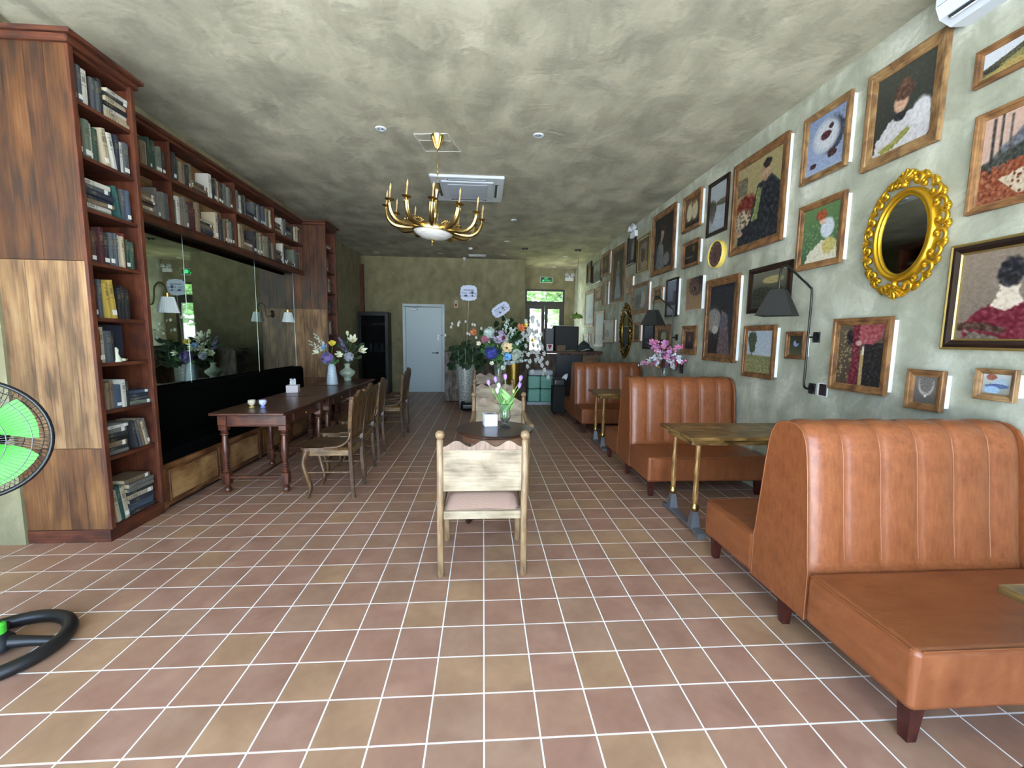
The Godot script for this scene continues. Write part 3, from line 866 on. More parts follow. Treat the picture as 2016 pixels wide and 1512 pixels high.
func long_table(zn: float, ln: float, label: String) -> void:
	var cx := -2.08
	var t := thing("long_table", label, "table", V(cx, 0, zn - ln / 2))
	var hw := 0.32
	var hl := ln / 2
	part("tabletop", mb().box(V(0, 0.742, 0), V(hw * 2, 0.026, ln), 0.006), M.table, t)
	part("apron_board", mb().box(V(-0.0, 0.672, hl - 0.115), V(0.54, 0.1, 0.022), 0.003), M.table_leg, t)
	part("apron_moulding", mb().box(V(0, 0.623, hl - 0.113), V(0.6, 0.014, 0.034), 0.004), M.table_leg, t)
	part("apron_board", mb().box(V(0, 0.672, -hl + 0.115), V(0.54, 0.1, 0.022), 0.003), M.table_leg, t)
	for s in [-1.0, 1.0]:
		part("apron_board", mb().box(V(s * 0.268, 0.672, 0), V(0.022, 0.1, ln - 0.2), 0.003), M.table_leg, t)
		for e in [-1.0, 1.0]:
			part("leg", turned_leg(), M.table_leg, t, V(s * 0.26, 0, e * (hl - 0.12)))
			part("corner_block", mb().box(V(s * 0.26, 0.68, e * (hl - 0.12)), V(0.075, 0.1, 0.075), 0.003), M.table_leg, t)
	var dr := part("drawer", mb().box(V(0.281, 0.672, 0), V(0.012, 0.074, ln * 0.5), 0.003), M.table_leg, t)
	part("knob", mb().ball(V(0.296, 0.672, 0), 0.011, 10), M.brass, dr)
	for e in [-1.0, 1.0]:
		part("stretcher", spiral(V(-0.23, 0.14, e * (hl - 0.12)), V(0.23, 0.14, e * (hl - 0.12))), M.table_leg, t)
	part("stretcher", spiral(V(0, 0.14, -(hl - 0.12)), V(0, 0.14, hl - 0.12)), M.table_leg, t)

var chair0: Node3D
func carved_chair(x: float, z: float, turn: float, label: String) -> void:
	# faces -x: back posts at +x
	if chair0:
		copy(chair0, V(x, 0, z), turn, label)
		return
	var t := thing("carved_chair", label, "chair", V(x, 0, z), turn, "carved wooden chairs along the long tables")
	chair0 = t
	# seat: rounded at the front (-x)
	var pl := PackedVector2Array()
	for i in 13:
		var a := PI / 2 + PI * i / 12.0
		pl.append(Vector2(-0.2 + cos(a) * 0.09, sin(a) * 0.215))
	pl.append_array([Vector2(0.17, -0.19), Vector2(0.17, 0.19)])
	part("seat", mb().prism(pl, 0.026, T3(V(0, 0.452, 0), rot(Vector3.RIGHT, 90)), true), M.chair, t)
	part("seat_rail", mb().box(V(-0.01, 0.412, 0.165), V(0.34, 0.055, 0.022), 0.004).box(V(-0.01, 0.412, -0.165), V(0.34, 0.055, 0.022), 0.004).box(V(-0.19, 0.412, 0), V(0.022, 0.055, 0.34), 0.004).box(V(0.165, 0.412, 0), V(0.022, 0.055, 0.34), 0.004), M.chair_rail_sheen, t)
	for s in [-1.0, 1.0]:
		var ps := curve([V(-0.2, 0.44, s * 0.17), V(-0.235, 0.33, s * 0.178), V(-0.215, 0.22, s * 0.178), V(-0.185, 0.1, s * 0.17), V(-0.2, 0.03, s * 0.174), V(-0.225, 0.0, s * 0.176)], 4)
		var rs := []
		for k in ps.size(): rs.append(lerpf(0.03, 0.017, minf(1.0, k / (ps.size() * 0.8))))
		part("leg", mb().tube(ps, rs, 10), M.chair, t)
		# back leg and post in one
		var bl := mb()
		var path := curve([V(0.19, 0, s * 0.176), V(0.178, 0.22, s * 0.17), V(0.172, 0.45, s * 0.176), V(0.19, 0.7, s * 0.212), V(0.215, 0.9, s * 0.238)], 4)
		for k in path.size() - 1:
			var a: Vector3 = path[k]
			var b: Vector3 = path[k + 1]
			bl.box((a + b) / 2, V(0.034, a.distance_to(b) + 0.004, 0.026), 0.003, up_to(b - a, 0.0))
		part("leg", bl, M.chair, t)
		part("stretcher", mb().tube([V(-0.2, 0.235, s * 0.176), V(-0.17, 0.235, s * 0.176), V(-0.16, 0.235, s * 0.176), V(-0.1, 0.235, s * 0.174), V(0.1, 0.235, s * 0.173), V(0.13, 0.235, s * 0.173), V(0.14, 0.235, s * 0.173), V(0.178, 0.235, s * 0.172)], [0.007, 0.009, 0.013, 0.008, 0.008, 0.013, 0.009, 0.007], 8), M.chair, t)
		# bent brace sweeping from the post down along the seat
		part("brace", mb().tube(curve([V(0.182, 0.6, s * 0.2), V(0.172, 0.55, s * 0.206), V(0.13, 0.5, s * 0.212), V(0.06, 0.474, s * 0.214), V(-0.04, 0.466, s * 0.212)], 5), 0.012, 8), M.chair, t)
	part("stretcher", mb().tube([V(-0.02, 0.235, 0.174), V(-0.02, 0.235, -0.174)], 0.009, 8), M.chair, t)
	# back: panel of boards between the posts, carved crest
	for k in 3:
		var zc := (k - 1) * 0.132
		part("back_board", mb().box(V(0.197, 0.71, zc), V(0.016, 0.36, 0.129), 0.003, rot(Vector3.BACK, -7)), M.chair, t)
	var cp := PackedVector2Array()
	for i in 25:
		var f := i / 24.0
		var zz := lerpf(-0.235, 0.235, f)
		cp.append(Vector2(zz, 0.905 + 0.035 * pow(cos((f - 0.5) * PI), 2) + 0.012 * cos((f - 0.5) * TAU * 2)))
	cp.append_array([Vector2(0.225, 0.86), Vector2(-0.225, 0.86)])
	part("crest_rail", mb().prism(cp, 0.028, T3(V(0.216, 0, 0), rot(Vector3.UP, 90))), M.chair, t)
	part("back_rail", mb().box(V(0.178, 0.535, 0), V(0.02, 0.04, 0.37), 0.004), M.chair, t)

var arm0: Node3D
func armchair(x: float, z: float, turn: float, label: String, back_only := true) -> void:
	# turn 0: its back towards the street (+z), seat opening to -z
	if arm0:
		copy(arm0, V(x, 0, z), turn, label)
		return
	var t := thing("armchair", label, "chair", V(x, 0, z), turn, "wavy-crested wooden armchairs at the round tables")
	arm0 = t
	for s in [-1.0, 1.0]:
		part("post", mb().lathe([Vector2(0, 0), Vector2(0.017, 0), Vector2(0.02, 0.006), Vector2(0.021, 0.4), Vector2(0.02, 0.84), Vector2(0.014, 0.848)], 8, T3(V(s * 0.25, 0, 0.22))), M.post, t)
		part("finial", mb().ball(V(s * 0.25, 0.872, 0.22), 0.0275, 20), M.post, t)
		part("leg", mb().lathe([Vector2(0, 0), Vector2(0.018, 0), Vector2(0.02, 0.006), Vector2(0.021, 0.62), Vector2(0.018, 0.63), Vector2(0, 0.632)], 8, T3(V(s * 0.25, 0, -0.24))), M.post, t)
		part("arm", mb().tube(curve([V(s * 0.25, 0.7, 0.22), V(s * 0.255, 0.665, 0.05), V(s * 0.262, 0.65, -0.12), V(s * 0.268, 0.645, -0.25)], 4), [0.018, 0.019, 0.02, 0.021, 0.022, 0.022, 0.022, 0.022, 0.023, 0.024, 0.025, 0.026, 0.027], 10), M.post, t)
		part("arm_knob", mb().ball(V(s * 0.268, 0.645, -0.265), 0.033, 16), M.post, t)
		part("side_rail", mb().box(V(s * 0.25, 0.385, -0.01), V(0.022, 0.05, 0.44), 0.003), M.pale, t)
	part("back_panel", mb().box(V(0, 0.66, 0.225), V(0.462, 0.25, 0.02), 0.003), M.pale, t)
	var cp := PackedVector2Array()
	for i in 37:
		var f := i / 36.0
		cp.append(Vector2(lerpf(-0.231, 0.231, f), 0.822 - 0.018 * cos(f * TAU * 3.0)))
	cp.append_array([Vector2(0.231, 0.786), Vector2(-0.231, 0.786)])
	part("crest_rail", mb().prism(cp, 0.02, T3(V(0, 0, 0.225))), M.crest, t)
	part("back_rail", mb().box(V(0, 0.386, 0.22), V(0.46, 0.05, 0.024), 0.003), M.pale, t)
	part("front_rail", mb().box(V(0, 0.386, -0.24), V(0.46, 0.05, 0.024), 0.003), M.pale, t)
	var pts := []
	for j in 9:
		for i in 13:
			var a := i / 12.0 * 2 - 1
			var b := j / 8.0 * 2 - 1
			var e := (1.0 - pow(absf(a), 8)) * (1.0 - pow(absf(b), 8))
			pts.append(V(a * 0.232, 0.412 + 0.078 * pow(e, 0.4) + 0.008 * (1 - a * a), -0.01 - b * 0.228))
	var cu := mb().grid(pts, 13, 9, 0.46, 0.46)
	cu.box(V(0, 0.412, -0.01), V(0.46, 0.006, 0.45))
	part("cushion", cu, M.cushion, t)

func round_table(x: float, z: float, label: String) -> void:
	var t := thing("round_table", label, "table", V(x, 0, z))
	part("tabletop", mb().lathe([Vector2(0, 0.69), Vector2(0.3, 0.69), Vector2(0.312, 0.698), Vector2(0.312, 0.706), Vector2(0.304, 0.714), Vector2(0, 0.714)], 48), M.round, t)
	part("apron", mb().lathe([Vector2(0.235, 0.63), Vector2(0.26, 0.63), Vector2(0.262, 0.69), Vector2(0.235, 0.69)], 40), M.apron, t)
	part("column", mb().lathe([Vector2(0.05, 0.1), Vector2(0.06, 0.14), Vector2(0.045, 0.2), Vector2(0.03, 0.24), Vector2(0.042, 0.34), Vector2(0.036, 0.48), Vector2(0.028, 0.54), Vector2(0.045, 0.58), Vector2(0.07, 0.63)], 24), M.round, t)
	for k in 4:
		var b := rot(Vector3.UP, 45 + 90 * k)
		part("foot", mb().tube(curve([b * V(0.03, 0.16, 0), b * V(0.14, 0.13, 0), b * V(0.24, 0.05, 0), b * V(0.3, 0.02, 0)], 4), [0.026, 0.026, 0.026, 0.025, 0.025, 0.024, 0.023, 0.022, 0.02, 0.02, 0.019, 0.019, 0.019], 8), M.round, t)
	for k in 4:
		var b := rot(Vector3.UP, 90 * k)
		part("bracket", mb().box(b * V(0.16, 0.615, 0), V(0.18, 0.03, 0.03), 0.003, b), M.apron, t)

func make_seats() -> void:
	long_table(-2.43, 1.06, "long dark wooden table with turned legs carrying two small cups")
	long_table(-3.51, 1.06, "long dark wooden table with turned legs carrying the tissue box with a pulled tissue")
	long_table(-4.6, 1.0, "long dark wooden table with turned legs carrying the two flower vases")
	var cl := ["carved wooden chair at the end of the cup table towards the street", "carved wooden chair between the cup table and the tissue box table", "carved wooden chair at the middle of the tissue box table", "carved wooden chair at the vase table, closer to the tissue box", "carved wooden chair at the vase table, closer to the white door"]
	var cp := [[-1.35, -2.545, 0.0], [-1.4, -3.13, -2.0], [-1.42, -3.74, 3.0], [-1.33, -4.83, -2.0], [-1.42, -5.47, 2.0]]
	for k in 5: carved_chair(cp[k][0], cp[k][1], cp[k][2], cl[k])
	armchair(-0.01, -1.29, 0.0, "wavy-crested wooden armchair with its back to the street at the round table with tulips")
	armchair(0.15, -2.63, 180.0, "wavy-crested wooden armchair facing the street behind the round table with tulips")
	armchair(0.13, -4.37, 0.0, "wavy-crested wooden armchair with its back to the street at the mixed bouquet table")
	armchair(0.1, -5.6, 180.0, "wavy-crested wooden armchair facing the street behind the mixed bouquet table")
	round_table(0.085, -1.99, "round dark table on a pedestal with tulips and a white tissue box")
	round_table(0.13, -5.0, "round dark table on a pedestal carrying the mixed bouquet")
	# booths
	booth(-0.585, "brown leather double booth bench, first one counted from the street")
	booth(-2.99, "brown leather double booth bench in the middle of the three")
	booth(-5.63, "brown leather double booth bench, last one before the bar counter")
	booth_table(0.57, 1.5, "dark wood topped booth table between the street and the first booth bench")
	booth_table(-1.79, 1.49, "dark wood topped booth table between the first and second booth benches")
	booth_table(-4.2, 1.47, "dark wood topped booth table with pink blossoms between the second and third booth benches")

var booth0: Node3D
func booth(zc: float, label: String) -> void:
	if booth0:
		copy(booth0, V(2.06, 0, zc), 0, label)
		return
	var t := thing("booth_bench", label, "bench", V(2.06, 0, zc), 0, "leather booth benches along the picture wall")
	booth0 = t
	var hw := 0.56
	# back: profile swept across with six swelling channels
	var pr := []
	for q in [[0.2, 0.14], [0.2, 0.37], [0.192, 0.42], [0.172, 0.6], [0.152, 0.78], [0.134, 0.92], [0.118, 0.985], [0.09, 1.03], [0.05, 1.052], [0.0, 1.058]]: pr.append(Vector2(q[0], q[1]))
	for k in range(8, -1, -1): pr.append(Vector2(-pr[k].x, pr[k].y))
	var nx := 55
	var pts := []
	for j in pr.size():
		var a: Vector2 = pr[maxi(j - 1, 0)]
		var b: Vector2 = pr[mini(j + 1, pr.size() - 1)]
		var nn := Vector2((b - a).y, -(b - a).x).normalized()
		var amt := 0.0 if pr[j].y < 0.38 else minf(1.0, (pr[j].y - 0.38) / 0.06)
		for i in nx:
			var f := i / (nx - 1.0)
			var ch := pow(absf(sin(f * PI * 6.0)), 0.45) if i % 9 != 0 else 0.0
			var edge := minf(minf(f, 1 - f) * 14.0, 1.0)
			var off := (0.015 * ch * amt - 0.015 * amt) * 1.0 - 0.03 * pow(1.0 - edge, 2.5)
			var p: Vector2 = pr[j] + nn * off
			pts.append(V(lerpf(-hw, hw, f), p.y, p.x))
	part("backrest", mb().grid(pts, nx, pr.size(), 1.1, 2.4), M.leather, t)
	for k in range(1, 6):
		var sm_ := []
		for j in range(2, pr.size() - 2): sm_.append(pts[j * nx + k * 9] * V(1, 1, 1) + V(0, 0.001 if pr[j].y > 1.0 else 0.0, 0.0015 * signf(pr[j].x)))
		part("seam", mb().tube(sm_, 0.0032, 6), M.leather, t)
	# flat ends of the back
	var out := PackedVector2Array()
	for q in pr: out.append(Vector2(q.x * 0.985, q.y - (0.012 if q.y > 0.9 else 0.0)))
	for s in [-1.0, 1.0]:
		part("end_panel", mb().prism(out, 0.012, T3(V(s * (hw - 0.004), 0, 0), rot(Vector3.UP, -90))), M.leather, t)
		var pp := []
		for q in pr: pp.append(V(s * (hw + 0.001), q.y - (0.012 if q.y > 0.9 else 0.0), q.x * 0.985))
		part("piping", mb().tube(pp, 0.004, 6), M.leather, t)
	for e in [-1.0, 1.0]:
		# seat block with soft edges
		part("seat", soft_box(V(0, 0.258, e * 0.452), V(hw * 2 + 0.01, 0.238, 0.505), 0.028), M.leather, t)
		part("seat_piping", mb().tube([V(-hw - 0.002, 0.37, e * 0.215), V(-hw - 0.003, 0.368, e * 0.68)], 0.0035, 6).tube([V(-hw + 0.02, 0.372, e * 0.7), V(hw - 0.02, 0.372, e * 0.7)], 0.0035, 6), M.leather, t)
	for x in [-hw + 0.045, hw - 0.045]:
		for z in [0.66, 0.02, -0.63]:
			var lg := mb()
			var a := [V(-0.018, 0, -0.018), V(0.018, 0, -0.018), V(0.018, 0, 0.018), V(-0.018, 0, 0.018)]
			var pt := []
			for q in a: pt.append(V(x + q.x * 1.5, 0.142, z + q.z * 1.5))
			var bt := []
			for q in a: bt.append(V(x + q.x, 0.0, z + q.z))
			for k in 4: lg.quad(bt[(k + 1) % 4], bt[k], pt[k], pt[(k + 1) % 4], Vector2(0, 0), Vector2(0.04, 0), Vector2(0.04, 0.14), Vector2(0, 0.14))
			lg.quad(bt[0], bt[1], bt[2], bt[3])
			part("leg", lg, M.foot, t)

func soft_box(c: Vector3, s: Vector3, r: float) -> Mb:
	# box with rounded edges: a cube grid pushed onto the rounded shape
	var g := mb()
	var n := 9
	var h := s / 2
	for k in 3:
		var p := (k + 1) % 3
		var q := (k + 2) % 3
		for sg in [-1.0, 1.0]:
			var pts := []
			for j in n:
				for i in n:
					var w := Vector3.ZERO
					var fi := edge_step(i, n, r / h[p])
					var fj := edge_step(j, n, r / h[q])
					w[k] = sg * h[k]; w[p] = fi * h[p] * sg; w[q] = fj * h[q]
					var inner := V(clampf(w.x, -h.x + r, h.x - r), clampf(w.y, -h.y + r, h.y - r), clampf(w.z, -h.z + r, h.z - r))
					pts.append(c + inner + (w - inner).normalized() * r)
			var b := g.v.size()
			g.grid(pts, n, n, s[p], s[q])
			for i in range(b, g.v.size()):
				var w := g.v[i] - c
				var inner := V(clampf(w.x, -h.x + r, h.x - r), clampf(w.y, -h.y + r, h.y - r), clampf(w.z, -h.z + r, h.z - r))
				g.n[i] = (w - inner).normalized()
	return g
func edge_step(i: int, n: int, e: float) -> float:
	# sample positions gathered in the rounded borders
	var a := [-1.0, -1.0 + e * 0.18, -1.0 + e * 0.5, -1.0 + e]
	if i < 4: return a[i]
	if i > n - 5: return -a[n - 1 - i]
	return 0.0

var btable0: Node3D
func booth_table(zc: float, x0: float, label: String) -> void:
	if btable0:
		copy(btable0, V(x0 + 0.56, 0, zc), 0, label)
		return
	var t := thing("booth_table", label, "table", V(x0 + 0.56, 0, zc), 0, "booth tables along the picture wall")
	btable0 = t
	for k in 3:
		var g := mb()
		g.uo = Vector2(k * 0.7, k * 1.3)
		part("top_board", g.box(V(0, 0.727, (k - 1) * 0.178), V(1.12, 0.026, 0.1765), 0.003), M.booth_top, t)
	for e in [-1.0, 1.0]:
		part("apron_board", mb().box(V(0, 0.69, e * 0.2), V(1.0, 0.045, 0.022), 0.003), M.booth_top, t)
		part("apron_board", mb().box(V(e * 0.49, 0.69, 0), V(0.06, 0.045, 0.4), 0.003), M.booth_top, t)
	for s in [-1.0, 1.0]:
		for e in [-1.0, 1.0]:
			var x: float = s * 0.46
			var z: float = e * 0.185
			var lg := part("leg", mb().lathe([Vector2(0.021, 0.215), Vector2(0.019, 0.45), Vector2(0.0185, 0.66), Vector2(0.022, 0.662), Vector2(0.022, 0.67)], 8, T3(V(x, 0, z))), M.booth_rod, t)
			part("collar", mb().lathe([Vector2(0.012, 0.15), Vector2(0.025, 0.16), Vector2(0.033, 0.178), Vector2(0.033, 0.19), Vector2(0.025, 0.207), Vector2(0.021, 0.216)], 16, T3(V(x, 0, z))), M.brass, lg)
			var ft := mb()
			var a := [V(-1, 0, -1), V(1, 0, -1), V(1, 0, 1), V(-1, 0, 1)]
			for k in 4:
				var p: Vector3 = a[k]
				var q: Vector3 = a[(k + 1) % 4]
				ft.quad(V(x, 0.03, z) + q * 0.036, V(x, 0.03, z) + p * 0.036, V(x, 0.158, z) + p * 0.019, V(x, 0.158, z) + q * 0.019)
			part("socket", ft, M.steel, lg)
		var fp := PackedVector2Array([Vector2(-0.32, 0.0), Vector2(-0.27, 0.0), Vector2(-0.23, 0.02), Vector2(0.23, 0.02), Vector2(0.27, 0.0), Vector2(0.32, 0.0), Vector2(0.305, 0.03), Vector2(0.25, 0.042), Vector2(-0.25, 0.042), Vector2(-0.305, 0.03)])
		part("foot_bar", mb().prism(fp, 0.062, T3(V(s * 0.46, 0, 0), rot(Vector3.UP, 90))), M.steel, t)

# ---------------------------------------------------------------- picture wall
func paint(sd: int, ops: Array, w := 120, h := 150) -> ImageTexture:
	# loose generic brushwork: g = vertical blend, e = soft ellipse, r = rectangle, q = polygon, s = scattered dabs
	var im := Image.create(w, h, false, Image.FORMAT_RGB8)
	var r := RandomNumberGenerator.new()
	r.seed = sd
	var nz := noise_img(w, h, 0.09, sd, 3, 8.0)
	for op in ops:
		var c := Color(op[-1])
		match op[0]:
			"g":
				var c0 := Color(op[1])
				for y in h:
					for x in w: im.set_pixel(x, y, c0.lerp(c, clampf(y / float(h) + (nz.get_pixel(x, y).r - 0.5) * 0.5, 0, 1)))
			"e":
				var ex: float = op[1] * w
				var ey: float = op[2] * h
				var rx: float = op[3] * w
				var ry: float = op[4] * h
				for y in range(maxi(0, int(ey - ry)), mini(h, int(ey + ry) + 1)):
					for x in range(maxi(0, int(ex - rx)), mini(w, int(ex + rx) + 1)):
						var d := pow((x - ex) / rx, 2) + pow((y - ey) / ry, 2) + (nz.get_pixel(x, y).r - 0.5) * 0.35
						if d < 1.0: im.set_pixel(x, y, im.get_pixel(x, y).lerp(c.lightened((nz.get_pixel(x, y).r - 0.5) * 0.3), clampf((1.0 - d) * 2.6, 0, 1)))
			"r":
				for y in range(int(op[2] * h), mini(h, int(op[4] * h))):
					for x in range(int(op[1] * w), mini(w, int(op[3] * w))): im.set_pixel(x, y, c.lightened((nz.get_pixel(x, y).r - 0.5) * 0.3))
			"q":
				var pl := PackedVector2Array()
				for i in range(1, op.size() - 1, 2): pl.append(Vector2(op[i] * w, op[i + 1] * h))
				for y in h:
					for x in w:
						var k := (nz.get_pixel(x, y).r - 0.5)
						if Geometry2D.is_point_in_polygon(Vector2(x + k * 6.0, y + k * 6.0), pl): im.set_pixel(x, y, c.lightened(k * 0.3))
			"s":
				for k in int(op[5]):
					var px := r.randf_range(op[1], op[3]) * w
					var py := r.randf_range(op[2], op[4]) * h
					for y in range(-2, 3):
						for x in range(-2, 3):
							if x * x + y * y < 6 and px + x >= 0 and px + x < w and py + y >= 0 and py + y < h: im.set_pixel(int(px + x), int(py + y), c.lightened(r.randf_range(-0.2, 0.2)))
	# soften into brushwork, then break it up with grain
	im.resize(w / 2, h / 2, Image.INTERPOLATE_BILINEAR)
	im.resize(w, h, Image.INTERPOLATE_CUBIC)
	var gr := noise_img(w, h, 0.22, sd + 9, 3, 6.0)
	for y in h:
		for x in w:
			var c := im.get_pixel(x, y)
			var k := (gr.get_pixel(x, y).r - 0.5) * 0.16 + (nz.get_pixel(x, y).r - 0.5) * 0.24
			im.set_pixel(x, y, c.lightened(k) if k > 0 else c.darkened(-k))
	return ImageTexture.create_from_image(im)

func rails(t: Node3D, w: float, h: float, prof: Array, m, called := "rail") -> void:
	# four mitred rails; prof: [inset from the outer edge, distance from the wall]
	var hx := w / 2
	var hy := h / 2
	for k in 4:
		var g := mb()
		g.uo = Vector2(rng.randf(), rng.randf() * 3)
		for j in prof.size() - 1:
			var q := []
			for d in [prof[j], prof[j + 1]]:
				var c := [V(-hx + d[0], -hy + d[0], d[1]), V(hx - d[0], -hy + d[0], d[1]), V(hx - d[0], hy - d[0], d[1]), V(-hx + d[0], hy - d[0], d[1])]
				q.append([c[k], c[(k + 1) % 4]])
			var l: float = w if k % 2 == 0 else h
			g.quad(q[0][0], q[0][1], q[1][1], q[1][0], Vector2(prof[j][0] + prof[j][1], 0) + g.uo, Vector2(prof[j][0] + prof[j][1], l) + g.uo, Vector2(prof[j + 1][0] + prof[j + 1][1], l) + g.uo, Vector2(prof[j + 1][0] + prof[j + 1][1], 0) + g.uo)
		part(called, g, m, t)

func picture(z: float, y: float, w: float, h: float, style: String, fw: float, label: String, ops: Array) -> void:
	var t := thing("framed_picture" if style != "n" else "canvas_picture", label, "picture", V(XR, y, z), -90)
	var sd := int(absf(z) * 1000) + int(y * 77)
	var tex := paint(sd, ops, 160 if w > h else 128, 128 if w > h else 160)
	var m := sm(Color(0.86, 0.86, 0.86), 0.55, 0.0, tex)
	if style == "n":
		part("stretcher", mb().box(V(0, 0, 0.02), V(w, h, 0.038), 0.002), M.canvas, t)
		part("painting", mb().sheet(w, h, 0.0396), m, t)
		return
	var zb := 0.028 if style.ends_with("w") else 0.006
	if zb > 0.01: part("stretcher", mb().box(V(0.004, 0, zb / 2), V(w - 0.008, h - 0.05, zb)), M.canvas, t)
	var zf := zb + 0.024
	var mat = M.oak[sd % 3]
	if style.begins_with("o"):
		rails(t, w, h, [[0.0, zb], [0.0, zf], [fw * 0.12, zf + 0.003], [fw * 0.45, zf + 0.001], [fw * 0.5, zf - 0.005], [fw * 0.85, zf - 0.009], [fw, zf - 0.012], [fw, zf - 0.02]], mat)
	elif style.begins_with("d"):
		rails(t, w, h, [[0.012, zb], [0.012, zf], [fw * 0.5, zf + 0.004], [fw - 0.008, zf - 0.006], [fw - 0.008, zf - 0.02]], M.dark_frame)
		if style.begins_with("dg"):
			rails(t, w, h, [[0.0, zb], [0.0, zf + 0.002], [0.006, zf + 0.004], [0.014, zf]], M.frame_gilt, "gilt_edge")
			rails(t, w - 2 * fw + 0.02, h - 2 * fw + 0.02, [[0.0, zf - 0.006], [0.004, zf - 0.003], [0.01, zf - 0.008], [0.01, zf - 0.02]], M.frame_gilt, "gilt_slip")
		else:
			rails(t, w, h, [[0.0, zb], [0.0, zf - 0.003], [0.014, zf]], M.dark_frame, "outer_edge")
	part("painting", mb().sheet(w - fw * 2 + 0.004, h - fw * 2 + 0.004, zf - 0.018), m, t)

